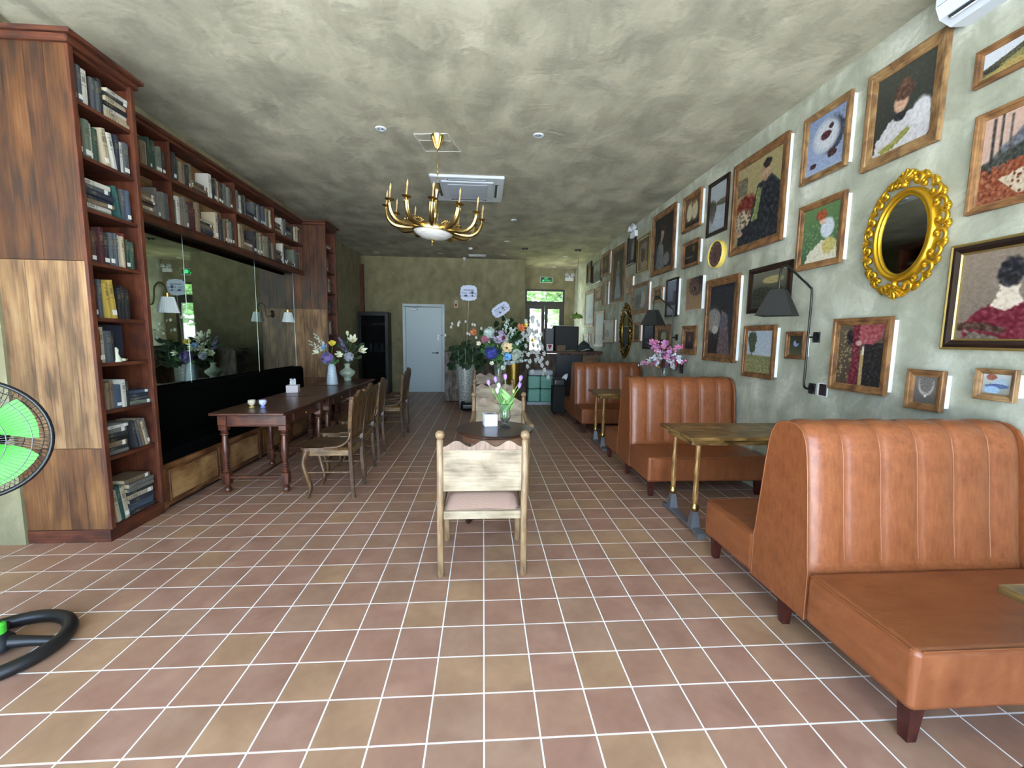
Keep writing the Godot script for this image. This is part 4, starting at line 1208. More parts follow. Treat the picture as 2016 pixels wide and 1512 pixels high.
func make_pictures() -> void:
	M.pole = sm("2b2926", 0.3, 0.7)
	M.dark_frame = sm(Color.WHITE, 0.3, 0.0, wood_tex(260, "140c09", "20130e", "2e1c14"), 2.0)
	var P := [
	[-3.472, 2.954, 0.429, 0.609, "d", 0.05, "narrow dark brown frame with a grey river under a pale sky", [["g", "aeb6ba", "9aa3a8"], ["e", 0.1, 0.5, 0.35, 0.22, "4a463c"], ["e", 0.9, 0.42, 0.6, 0.08, "5d594c"], ["e", 0.2, 0.66, 0.16, 0.16, "55504a"], ["e", 0.7, 0.78, 0.5, 0.2, "a5b0b8"]]],
	[-4.035, 3.064, 0.481, 0.452, "ow", 0.055, "oak frame with pale robed figures over a dark ledge", [["g", "6d5034", "4e3a2a"], ["e", 0.3, 0.5, 0.22, 0.36, "cfc6a6"], ["e", 0.68, 0.48, 0.22, 0.36, "c6bd9b"], ["e", 0.4, 0.16, 0.07, 0.08, "a98a68"], ["e", 0.66, 0.2, 0.07, 0.08, "8a6d50"], ["r", 0, 0.82, 1, 1, "2c231d"]]],
	[-3.999, 2.536, 0.434, 0.321, "ow", 0.045, "small oak frame with a nearly black still life beside the clock", [["g", "2a2119", "17130f"], ["e", 0.66, 0.25, 0.12, 0.2, "7d6136"], ["e", 0.4, 0.66, 0.34, 0.06, "5b5a52"], ["e", 0.5, 0.86, 0.3, 0.1, "3f3630"]]],
	[-2.725, 2.793, 0.809, 0.919, "ow", 0.075, "large oak frame with a seated gentleman in a dark suit and green waistcoat", [["g", "a39468", "8f8257"], ["r", 0, 0.14, 0.25, 0.36, "6a6350"], ["e", 0.25, 0.62, 0.34, 0.28, "6d2418"], ["e", 0.16, 0.68, 0.24, 0.16, "b9a68f"], ["s", 0.0, 0.55, 0.35, 0.8, 40, "5a5238"], ["q", 0.5, 0.3, 0.8, 0.26, 0.98, 0.4, 0.98, 1.0, 0.05, 1.0, 0.1, 0.82, 0.35, 0.72, "181b24"], ["q", 0.5, 0.36, 0.6, 0.34, 0.52, 0.72, 0.38, 0.74, "75804c"], ["e", 0.66, 0.2, 0.09, 0.12, "b08c72"], ["e", 0.68, 0.1, 0.1, 0.06, "1d1814"], ["e", 0.12, 0.84, 0.08, 0.04, "b08c72"]]],
	[-1.918, 2.981, 0.458, 0.521, "ow", 0.05, "oak frame with dark cherries on a round white plate on blue cloth", [["g", "7f8fae", "93a2c0"], ["e", 0.62, 0.42, 0.4, 0.34, "2f3340"], ["e", 0.5, 0.4, 0.4, 0.33, "b6bdc9"], ["e", 0.5, 0.4, 0.3, 0.24, "c8ccd2"], ["e", 0.5, 0.38, 0.16, 0.08, "47191e"], ["e", 0.62, 0.26, 0.07, 0.05, "301418"], ["e", 0.7, 0.74, 0.14, 0.08, "3c2226"], ["e", 0.2, 0.84, 0.1, 0.05, "3a1c22"]]],
	[-1.890, 2.284, 0.462, 0.521, "ow", 0.05, "oak frame with a red-haired lady in white in a green garden", [["g", "5d7c4a", "3f5f45"], ["s", 0, 0.3, 1, 0.8, 60, "7d9a5e"], ["q", 0.1, 1.0, 0.2, 0.8, 0.55, 0.62, 0.95, 0.7, 0.98, 1.0, "d6cfb8"], ["e", 0.75, 0.74, 0.2, 0.16, "c3b36c"], ["e", 0.68, 0.42, 0.2, 0.2, "cdd5de"], ["e", 0.54, 0.26, 0.1, 0.09, "d6b39a"], ["e", 0.5, 0.16, 0.16, 0.1, "9c4a2a"]]],
	[-1.324, 2.936, 0.518, 0.630, "o", 0.07, "large oak frame with a lady in white with a black bow tie reading", [["g", "3c3f36", "22241f"], ["q", 0.0, 1.0, 0.05, 0.8, 0.3, 0.6, 0.62, 0.58, 0.95, 0.62, 1.0, 0.85, 0.95, 1.0, "c9c6c8"], ["e", 0.82, 0.66, 0.18, 0.18, "d6d4d6"], ["e", 0.46, 0.42, 0.14, 0.15, "c79d84"], ["e", 0.5, 0.3, 0.2, 0.12, "54382c"], ["e", 0.5, 0.2, 0.1, 0.06, "6d4c3a"], ["e", 0.46, 0.6, 0.12, 0.06, "1c1c22"], ["q", 0.1, 0.94, 0.34, 0.88, 0.62, 0.76, 0.66, 0.84, 0.4, 0.95, 0.2, 1.0, "8d8a45"]]],
	[-0.782, 2.901, 0.259, 0.190, "o", 0.032, "small wide oak frame with a dark hillside under a white sky", [["g", "d7dbe2", "c5cad2"], ["q", 0, 0.6, 0.5, 0.4, 1, 0.16, 1, 1, 0, 1, "4d4a35"], ["q", 0, 0.88, 1, 0.4, 1, 1, 0, 1, "8a8450"], ["e", 0.2, 0.72, 0.22, 0.1, "2e2d24"], ["q", 0, 0.96, 0.6, 0.7, 1, 0.76, 1, 1, 0, 1, "a99355"]]],
	[-0.690, 2.395, 0.369, 0.515, "o", 0.04, "oak frame with an autumn forest stream under a pink sky", [["g", "c9a796", "b59a8c"], ["q", 0.1, 0.5, 0.6, 0.2, 1, 0.1, 1, 0.6, 0, 0.6, "5e6068"], ["q", 0, 0.52, 1, 0.3, 1, 0.7, 0, 0.7, "343a34"], ["q", 0, 0.6, 1, 0.52, 1, 1, 0, 1, "8a4a2c"], ["q", 0.3, 0.74, 1, 0.62, 1, 0.95, 0.6, 0.95, "bfae94"], ["s", 0, 0.55, 1, 1, 70, "6b3322"], ["r", 0.14, 0.02, 0.18, 0.66, "3d3834"], ["r", 0.26, 0.0, 0.3, 0.62, "4a443f"], ["r", 0.4, 0.04, 0.43, 0.5, "4a443f"]]],
	[-0.648, 1.696, 0.537, 0.579, "dg", 0.06, "dark frame with gilt edges showing the back of a lady in a burgundy shawl", [["g", "8a7a6a", "73665a"], ["q", 0.05, 0.84, 0.2, 0.68, 0.4, 0.56, 0.75, 0.56, 1.0, 0.76, 1.0, 1.0, 0.1, 1.0, "6a1a2a"], ["q", 0.34, 0.62, 0.42, 0.5, 0.44, 0.34, 0.62, 0.34, 0.64, 0.52, 0.7, 0.6, 0.5, 0.68, "d5c6b2"], ["e", 0.53, 0.26, 0.15, 0.18, "1d1c22"], ["q", 0.0, 0.8, 0.3, 0.8, 0.55, 0.88, 0.5, 0.94, 0.2, 0.88, 0.0, 0.88, "4a3326"], ["q", 0.12, 0.9, 0.45, 0.96, 0.5, 1.0, 0.12, 1.0, "6d6355"]]],
	[-1.433, 1.351, 0.459, 0.520, "ow", 0.05, "oak frame with a tied crimson curtain before carved pillars", [["g", "5b4f3c", "4a3d30"], ["r", 0.6, 0.3, 1, 1, "1d191a"], ["s", 0, 0.1, 0.35, 0.9, 70, "8d7c56"], ["e", 0.27, 0.2, 0.1, 0.14, "211c1e"], ["q", 0.3, 0.0, 0.5, 0.0, 0.5, 1.0, 0.28, 1.0, 0.34, 0.5, "6d2430"], ["q", 0.46, 0.0, 1, 0.0, 0.95, 0.2, 0.75, 0.32, 0.46, 0.32, "9a4c50"], ["e", 0.46, 0.3, 0.08, 0.05, "b98f8c"], ["r", 0.52, 0.42, 0.6, 1.0, "a58f5e"], ["r", 0.55, 0.36, 0.6, 0.5, "cfc9b4"]]],
	[-0.962, 1.162, 0.214, 0.240, "ow", 0.04, "small deep oak frame with a pearl necklace on grey", [["g", "7c746c", "5f5a54"], ["e", 0.5, 0.3, 0.36, 0.44, "cfcac2"], ["e", 0.5, 0.24, 0.31, 0.42, "76706a"], ["r", 0.1, 0.0, 0.9, 0.12, "76706a"], ["e", 0.5, 0.72, 0.06, 0.05, "e2e2e2"]]],
	[-0.616, 1.231, 0.179, 0.164, "ow", 0.028, "small oak frame with a blue and white kitchen scene", [["g", "c4cccb", "8e9188"], ["e", 0.3, 0.16, 0.2, 0.16, "9a5a46"], ["e", 0.6, 0.4, 0.3, 0.22, "a9bccb"], ["e", 0.5, 0.56, 0.45, 0.12, "4d628f"], ["e", 0.35, 0.74, 0.3, 0.2, "9cbbdc"], ["r", 0, 0.9, 1, 1, "8a735a"]]],
	[-2.485, 1.927, 0.595, 0.434, "d", 0.06, "dark wooden frame with a gloomy landscape behind the black wall lamp", [["g", "6b6a58", "2f2f26"], ["e", 0.6, 0.24, 0.34, 0.12, "a89a66"], ["e", 0.3, 0.6, 0.4, 0.2, "2c2e22"], ["e", 0.8, 0.7, 0.3, 0.2, "3a3a2a"]]],
	[-2.528, 1.338, 0.465, 0.499, "ow", 0.05, "oak frame with a tall tree over a meadow under a pale blue sky", [["g", "a7b4c2", "b4bcbf"], ["q", 0, 0.56, 1, 0.6, 1, 1, 0, 1, "86845a"], ["s", 0, 0.6, 1, 1, 120, "6d7048"], ["s", 0, 0.7, 1, 1, 60, "a39a6a"], ["e", 0.2, 0.2, 0.2, 0.2, "3f4a36"], ["e", 0.22, 0.4, 0.14, 0.14, "48523a"], ["r", 0.2, 0.4, 0.23, 0.62, "40382c"]]],
	[-2.049, 1.408, 0.213, 0.230, "ow", 0.035, "tiny oak frame with a blue flower on dark green", [["g", "26271f", "4c5236"], ["e", 0.5, 0.4, 0.24, 0.18, "8fa0c6"], ["e", 0.6, 0.3, 0.14, 0.12, "2a231c"]]],
	[-3.226, 1.671, 0.647, 0.927, "ow", 0.085, "tall oak frame with a standing lady beside a table by a window at dusk", [["g", "23252b", "2c2a2c"], ["e", 0.2, 0.5, 0.34, 0.2, "8f8a86"], ["r", 0.0, 0.7, 0.45, 1, "241f1e"], ["q", 0.4, 1, 0.48, 0.6, 0.82, 0.6, 0.92, 1, "665558"], ["e", 0.62, 0.52, 0.2, 0.14, "5c5a63"], ["e", 0.58, 0.37, 0.07, 0.06, "8a6f62"], ["e", 0.62, 0.33, 0.1, 0.06, "17151a"], ["e", 0.28, 0.64, 0.14, 0.07, "c2b8ab"]]],
	[-3.859, 2.023, 0.404, 0.398, "n", 0.0, "unframed canvas with a close-up eye on tan", [["g", "8a6c52", "9c7f5c"], ["e", 0.62, 0.26, 0.5, 0.34, "55413a"], ["e", 0.5, 0.34, 0.3, 0.16, "6d5348"], ["e", 0.5, 0.36, 0.14, 0.08, "1f1a1b"], ["e", 0.46, 0.36, 0.03, 0.03, "b9b3b0"], ["e", 0.9, 0.1, 0.2, 0.16, "2b2126"]]],
	[-4.495, 2.027, 0.369, 0.532, "dw", 0.035, "narrow dark frame with a blue town under an evening sky", [["g", "7f8a9c", "6d7686"], ["r", 0.6, 0.3, 1, 0.65, "474a58"], ["r", 0, 0.6, 1, 0.72, "3a3a44"], ["e", 0.4, 0.84, 0.4, 0.12, "8b9299"]]],
	[-4.993, 2.121, 0.335, 0.239, "ow", 0.045, "small carved oak frame with a brown portrait beside the swing lamp", [["g", "6d5a3c", "3a2f22"], ["e", 0.5, 0.5, 0.24, 0.3, "8d7252"], ["e", 0.5, 0.8, 0.36, 0.24, "2a231c"]]],
	[-5.724, 2.129, 0.761, 0.508, "ow", 0.07, "wide oak frame with pale figures in a misty park", [["g", "87908a", "6a7168"], ["e", 0.66, 0.56, 0.22, 0.4, "a9a4a2"], ["e", 0.3, 0.6, 0.16, 0.34, "4c5248"], ["e", 0.5, 0.5, 0.1, 0.3, "55594f"]]],
	[-6.260, 2.417, 0.262, 0.328, "ow", 0.035, "small oak frame with a plain cream sketch", [["g", "a29c8a", "948e7c"], ["e", 0.5, 0.6, 0.3, 0.3, "867f6e"]]],
	[-4.886, 2.869, 0.801, 0.910, "ow", 0.085, "large oak frame with a pale lady in grey against black", [["g", "1c1a1b", "242223"], ["q", 0.1, 1.0, 0.16, 0.6, 0.3, 0.44, 0.5, 0.56, 0.6, 1.0, "6d7174"], ["e", 0.44, 0.3, 0.1, 0.14, "b08f78"], ["e", 0.46, 0.2, 0.14, 0.08, "3a2a20"], ["e", 0.7, 0.84, 0.18, 0.14, "7c7c78"], ["q", 0.34, 0.4, 0.5, 0.3, 0.46, 0.46, 0.36, 0.5, "a58872"]]],
	[-5.724, 2.858, 0.558, 0.610, "dg", 0.05, "dark frame with gilt edges showing a curled brown figure on cream", [["g", "5d4f42", "7d6a55"], ["e", 0.45, 0.5, 0.34, 0.36, "b5a184"], ["e", 0.46, 0.5, 0.26, 0.28, "453828"], ["e", 0.62, 0.24, 0.2, 0.12, "8d8a8a"], ["e", 0.6, 0.84, 0.4, 0.14, "a58f72"]]],
	[-6.305, 3.047, 0.430, 0.539, "d", 0.045, "dark wooden frame with a pale veil on grey under the ceiling", [["g", "4a4745", "3a3634"], ["q", 0.4, 0.9, 0.5, 0.3, 0.8, 0.1, 0.95, 0.3, 0.8, 0.9, "8c8c90"]]],
	[-7.052, 2.709, 0.805, 1.096, "o", 0.09, "tall brown frame with a lady in a pale satin gown", [["g", "3a332c", "2f2a26"], ["q", 0.2, 1.0, 0.34, 0.5, 0.6, 0.48, 0.86, 1.0, "8d8d95"], ["e", 0.5, 0.42, 0.2, 0.14, "77756f"], ["e", 0.5, 0.24, 0.1, 0.08, "b39a86"], ["e", 0.52, 0.17, 0.12, 0.05, "4a3b2e"]]],
	[-7.847, 3.049, 0.614, 0.489, "ow", 0.06, "brown frame with a dim brown interior", [["g", "57483a", "3c3027"], ["e", 0.4, 0.5, 0.2, 0.3, "7d6b57"]]],
	[-7.818, 2.420, 0.393, 0.518, "ow", 0.05, "narrow brown frame with a pale doorway", [["g", "8a8575", "6d6858"], ["r", 0.4, 0.1, 0.8, 1, "a8a598"]]],
	[-8.641, 2.986, 0.794, 0.504, "d", 0.06, "wide dark frame with grey hills in mist", [["g", "9aa09c", "7a807a"], ["q", 0, 0.6, 0.4, 0.3, 0.7, 0.5, 1, 0.4, 1, 1, 0, 1, "5d645c"]]],
	[-9.388, 3.086, 0.481, 0.542, "d", 0.06, "dark frame with a tan figure high above the pendant lamp", [["g", "4c3c2c", "33271e"], ["e", 0.6, 0.6, 0.24, 0.4, "8d7354"]]],
	[-9.256, 2.190, 0.901, 0.899, "o", 0.09, "square brown frame with a plain pale blue sky", [["g", "b9c4cc", "aab4bc"], ["e", 0.5, 0.9, 0.6, 0.2, "9aa3a6"]]],
	[-8.409, 2.475, 0.441, 0.300, "o", 0.045, "small carved brown frame with a pale print", [["g", "9b917c", "857b67"], ["r", 0.3, 0.2, 0.7, 0.8, "a8a08e"]]],
	[-8.287, 1.673, 0.811, 0.822, "o", 0.07, "square brown frame with a pale lake above dark reeds", [["g", "b0b6ba", "77726a"], ["r", 0, 0.7, 1, 1, "4c433a"], ["s", 0, 0.55, 1, 0.9, 60, "5d5246"]]],
	[-7.461, 1.610, 0.800, 0.489, "ow", 0.075, "wide oak frame with a dark cottage beside the oval mirror", [["g", "a3a69e", "7c735e"], ["q", 0, 0.8, 0.3, 0.35, 0.55, 0.55, 0.5, 0.9, 0, 1, "3a3630"], ["r", 0, 0.85, 1, 1, "857555"]]],
	[-9.415, 1.458, 0.603, 0.231, "ow", 0.04, "small low brown frame close to the bar counter", [["g", "6d6556", "57503f"], ["e", 0.5, 0.6, 0.3, 0.3, "857c69"]]],
	[-5.803, 1.564, 0.328, 0.335, "ow", 0.05, "small dim oak frame on the street side of the far oval mirror", [["g", "57503c", "3f3829"], ["e", 0.5, 0.5, 0.22, 0.34, "6d634b"]]],
	[-5.319, 1.490, 0.461, 0.399, "d", 0.04, "dark frame with a deep blue seascape behind the far swing lamp", [["g", "5d6878", "2c2f38"], ["r", 0, 0.6, 1, 1, "23242b"], ["e", 0.5, 0.8, 0.4, 0.06, "6b7684"]]],
	[-4.765, 1.486, 0.560, 0.355, "o", 0.075, "wide oak frame with a pale moon over dark hills", [["g", "5d5643", "2f2a20"], ["e", 0.5, 0.5, 0.26, 0.4, "a39c78"], ["e", 0.5, 0.96, 0.4, 0.3, "241e17"]]],
	[-3.959, 1.439, 0.382, 0.370, "o", 0.075, "deep brown frame with a dark portrait behind the pink blossoms", [["g", "4a3a36", "33282a"], ["e", 0.5, 0.4, 0.16, 0.2, "7d5a4c"], ["e", 0.5, 0.86, 0.34, 0.3, "231c20"]]]]
	for q in P: picture(q[0], q[1], q[2], q[3], q[4], q[5], q[6], q[7])
	oval_mirror(V(XR, 2.116, -1.215), 0.27, 0.385, "bright gold baroque oval mirror among the pictures near the street", M.gilt)
	oval_mirror(V(XR, 1.6, -6.42), 0.34, 0.5, "antique gold baroque oval mirror beside the far swing lamp", sm("8f6f2c", 0.25, 1.0))
	# clock
	var c := thing("wall_clock", "round brown-faced wall clock with a yellow rim", "clock", V(XR, 2.415, -3.4), -90)
	part("rim", mb().lathe([Vector2(0.14, 0.0), Vector2(0.152, 0.0), Vector2(0.152, 0.05), Vector2(0.147, 0.056), Vector2(0.14, 0.05)], 40, T3(Vector3.ZERO, rot(Vector3.RIGHT, 90))), sm("cdb75a", 0.45), c)
	part("face", mb().lathe([Vector2(0, 0.03), Vector2(0.141, 0.03), Vector2(0.141, 0.04), Vector2(0, 0.04)], 40, T3(Vector3.ZERO, rot(Vector3.RIGHT, 90))), sm("4b3733", 0.5), c)
	for k in 12:
		var a := TAU * k / 12.0
		text(str(12 if k == 0 else k), 0.03, 0.001, col("a58f88"), c, V(sin(a) * 0.115, cos(a) * 0.115, 0.042), Basis.IDENTITY, false, "numeral")
	part("hour_hand", mb().box(V(-0.026, 0.0, 0.044), V(0.07, 0.008, 0.002), 0.0, rot(Vector3.BACK, 35)), M.iron, c)
	part("minute_hand", mb().box(V(0.0, -0.05, 0.046), V(0.006, 0.1, 0.002)), M.iron, c)
	# swing lamps
	swing_lamp(-1.87, "black swing-arm wall lamp with a square shade over the table between first and second booths")
	swing_lamp(-4.35, "black swing-arm wall lamp with a square shade over the table with pink blossoms")
	# small fittings on the wall
	var sw := thing("card_switch", "small dark switch panel with white surround beside the lamp bracket", "switch", V(XR, 1.066, -1.76), -90)
	part("surround", mb().box(V(0, 0, 0.005), V(0.1, 0.1, 0.01), 0.003), M.white, sw)
	part("screen_panel", mb().box(V(0.012, 0, 0.012), V(0.075, 0.09, 0.006), 0.002), col("10131c", 0.15), sw)
	var s2 := thing("wall_switch", "dark switch plate behind the pink blossoms", "switch", V(XR, 1.06, -4.15), -90)
	part("plate", mb().box(V(0, 0, 0.006), V(0.09, 0.13, 0.012), 0.003), col("15171b", 0.3), s2)
	part("rocker", mb().box(V(0, 0, 0.014), V(0.05, 0.08, 0.006), 0.002), col("2a2d33", 0.3), s2)
	emergency(V(XR, 3.33, -6.17), -90, "twin-head white emergency light over the gilt-edged picture")
	emergency(V(2.49, 3.22, -11.15), 0, "twin-head white emergency light in the corner by the glazed door")
	# split air conditioner over the pictures
	var ac := thing("air_conditioner", "white split air conditioner high on the picture wall", "air conditioner", V(XR, 3.25, -0.57), -90)
	var ap := PackedVector2Array([Vector2(0, 0), Vector2(0.1, -0.01), Vector2(0.17, 0.02), Vector2(0.2, 0.08), Vector2(0.2, 0.18), Vector2(0.18, 0.23), Vector2(0, 0.24)])
	part("body", mb().prism(ap, 0.86, T3(V(0, -0.06, 0), rot(Vector3.UP, -90))), M.plastic, ac)
	part("louver", mb().box(V(0, -0.05, 0.135), V(0.74, 0.008, 0.07), 0.002, rot(Vector3.RIGHT, 28)), M.white, ac)
	part("vent_slot", mb().box(V(0, -0.043, 0.15), V(0.76, 0.012, 0.05), 0.0, rot(Vector3.RIGHT, 28)), col("2b2f33", 0.5), ac)
	part("panel_seam", mb().box(V(0, 0.02, 0.2005), V(0.84, 0.004, 0.002)), col("9aa0a6", 0.5), ac)

func swing_lamp(z: float, label: String) -> void:
	var t := thing("swing_lamp", label, "wall lamp", V(XR, 0, z))
	for y in [1.476, 1.062]:
		var bp := part("bracket_plate", mb().box(V(-0.004, y, 0), V(0.008, 0.085, 0.07), 0.001), M.iron, t)
		for a in [-1, 1]:
			for b in [-1, 1]: part("screw", mb().ball(V(-0.009, y + a * 0.034, b * 0.027), 0.004, 6), M.steel, bp)
	var px := -0.075
	part("bracket_arm", mb().tube([V(-0.006, 1.476, 0), V(px, 1.476, 0)], 0.007, 8), M.iron, t)
	var path := [V(-0.006, 1.062, 0), V(px + 0.03, 1.062, 0), V(px, 1.09, 0), V(px, 1.2, 0), V(px, 1.5, 0), V(px, 1.82, 0), V(px - 0.02, 1.87, 0), V(px - 0.1, 1.935, 0.0), V(px - 0.2, 2.015, 0.0), V(px - 0.235, 2.03, 0.0), V(px - 0.265, 2.01, 0), V(px - 0.275, 1.96, 0), V(px - 0.275, 1.84, 0)]
	part("pole", mb().tube(curve(path, 4), 0.0085, 10), M.pole, t)
	var cx := px - 0.275
	var g := mb()
	var b := rot(Vector3.UP, 40)
	var th := [[0.05, 1.845], [0.125, 1.64]]
	for k in 4:
		var a0 := b * (rot(Vector3.UP, 90 * k) * V(1, 0, 1))
		var a1 := b * (rot(Vector3.UP, 90 * k + 90) * V(1, 0, 1))
		g.quad(V(cx, th[1][1], 0) + a0 * th[1][0], V(cx, th[1][1], 0) + a1 * th[1][0], V(cx, th[0][1], 0) + a1 * th[0][0], V(cx, th[0][1], 0) + a0 * th[0][0])
		g.quad(V(cx, th[1][1], 0) + a1 * (th[1][0] - 0.003), V(cx, th[1][1], 0) + a0 * (th[1][0] - 0.003), V(cx, th[0][1] - 0.003, 0) + a0 * (th[0][0] - 0.003), V(cx, th[0][1] - 0.003, 0) + a1 * (th[0][0] - 0.003))
		if k == 0: g.quad(V(cx, th[0][1], 0) + a0 * th[0][0], V(cx, th[0][1], 0) + a1 * th[0][0], V(cx, th[0][1], 0) - a0 * th[0][0], V(cx, th[0][1], 0) - a1 * th[0][0])
	part("shade", g, sm("141512", 0.8), t)
	part("bulb", mb().ball(V(cx, 1.74, 0), V(0.028, 0.036, 0.028), 12).lathe([Vector2(0.014, 0.03), Vector2(0.014, 0.1)], 10, T3(V(cx, 1.74, 0))), col("d9d6c8", 0.2), t)

func oval_mirror(at: Vector3, rx: float, ry: float, label: String, m) -> void:
	var t := thing("oval_mirror", label, "mirror", at, -90)
	var k := rx / 0.27
	var ix := rx * 0.6
	var iy := ry * 0.64
	var gl := mb()
	var pl := PackedVector2Array()
	for i in 48: pl.append(Vector2(cos(TAU * i / 48) * ix, sin(TAU * i / 48) * iy))
	part("mirror_glass", gl.prism(pl, 0.006, T3(V(0, 0, 0.022)), true), M.mirror_dark, t)
	part("backing", mb().prism(pl, 0.018, T3(V(0, 0, 0.009)), true), M.iron, t)
	# moulded ring
	var prof := [Vector2(-0.01, 0.02), Vector2(-0.008, 0.036), Vector2(0.0, 0.04), Vector2(0.006, 0.032), Vector2(0.012, 0.044), Vector2(0.022, 0.05), Vector2(0.034, 0.042), Vector2(0.042, 0.026), Vector2(0.044, 0.0)]
	var pts := []
	for j in prof.size():
		for i in 65:
			var a := TAU * i / 64
			pts.append(V(cos(a) * (ix + prof[j].x * k), sin(a) * (iy + prof[j].x * k), prof[j].y))
	part("moulded_ring", mb().grid(pts, 65, prof.size()).flip(), m, t)
	# carved scrolls, leaves and beads round the ring
	var n := 22
	for i in n:
		var a := TAU * (i + 0.5) / n
		var c := V(cos(a) * (rx * 0.85), sin(a) * (ry * 0.86), 0.03)
		var d := V(cos(a) / rx, sin(a) / ry, 0).normalized()
		var s := V(-d.y, d.x, 0)
		if i % 2 == 1: s = -s
		var sc := []
		var rs := []
		for q in 15:
			var f := q / 14.0
			var an := f * 5.2
			var r := lerpf(0.046, 0.008, f) * k
			sc.append(c + d * (sin(an) * r) + s * (cos(an) * r - 0.004) + V(0, 0, 0.012 * f))
			rs.append(lerpf(0.01, 0.015, f) * k)
		var g := mb().tube(sc, rs, 7)
		g.ball(c + V(0, 0, 0.016), 0.014 * k, 8)
		part("scroll", g, m, t)
		var lf := mb()
		for q in 3:
			var e := d.rotated(Vector3.BACK, (q - 1) * 0.55)
			lf.ball(V(cos(a + 0.17) * rx * 0.9, sin(a + 0.17) * ry * 0.9, 0.03) + e * 0.022 * k, V(0.011, 0.011, 0.012) * k + V(absf(e.x), absf(e.y), 0) * 0.014 * k, 8)
		part("leaf_ornament", lf, m, t)
	for e in [-1.0, 1.0]:
		var cr := mb()
		for q in 7:
			var an := (q - 3) * 0.42
			var d := V(sin(an), cos(an) * e, 0)
			cr.tube([V(0, e * ry * 0.8, 0.04), V(0, e * ry * 0.84, 0.05) + d * 0.03 * k, V(0, e * ry * 0.82, 0.04) + d * (0.072 - absf(q - 3) * 0.006) * k], [0.006 * k, 0.012 * k, 0.009 * k], 7)
			cr.ball(V(0, e * ry * 0.82, 0.042) + d * (0.076 - absf(q - 3) * 0.006) * k, 0.012 * k, 8)
		cr.ball(V(0, e * ry * 0.79, 0.05), 0.02 * k, 10)
		part("shell_crest", cr, m, t)

func emergency(at: Vector3, turn: float, label: String) -> void:
	var t := thing("emergency_light", label, "emergency light", at, turn)
	part("battery_box", mb().box(V(0, -0.05, 0.03), V(0.24, 0.1, 0.055), 0.008), M.plastic, t)
	for s in [-1.0, 1.0]:
		var hd := part("lamp_head", mb().lathe([Vector2(0.012, -0.045), Vector2(0.03, -0.04), Vector2(0.05, 0.03), Vector2(0.05, 0.036), Vector2(0.0, 0.036)], 18, T3(V(s * 0.085, 0.055, 0.07), rot(Vector3.RIGHT, 75) * rot(Vector3.BACK, -s * 14))), M.plastic, t)
		part("lens", mb().lathe([Vector2(0.04, 0.0365), Vector2(0.0, 0.042)], 16, T3(V(s * 0.085, 0.055, 0.07), rot(Vector3.RIGHT, 75) * rot(Vector3.BACK, -s * 14))), col("aab6c4", 0.1), hd)
	part("bracket", mb().box(V(0, 0.02, 0.03), V(0.05, 0.06, 0.03), 0.004), M.plastic, t)

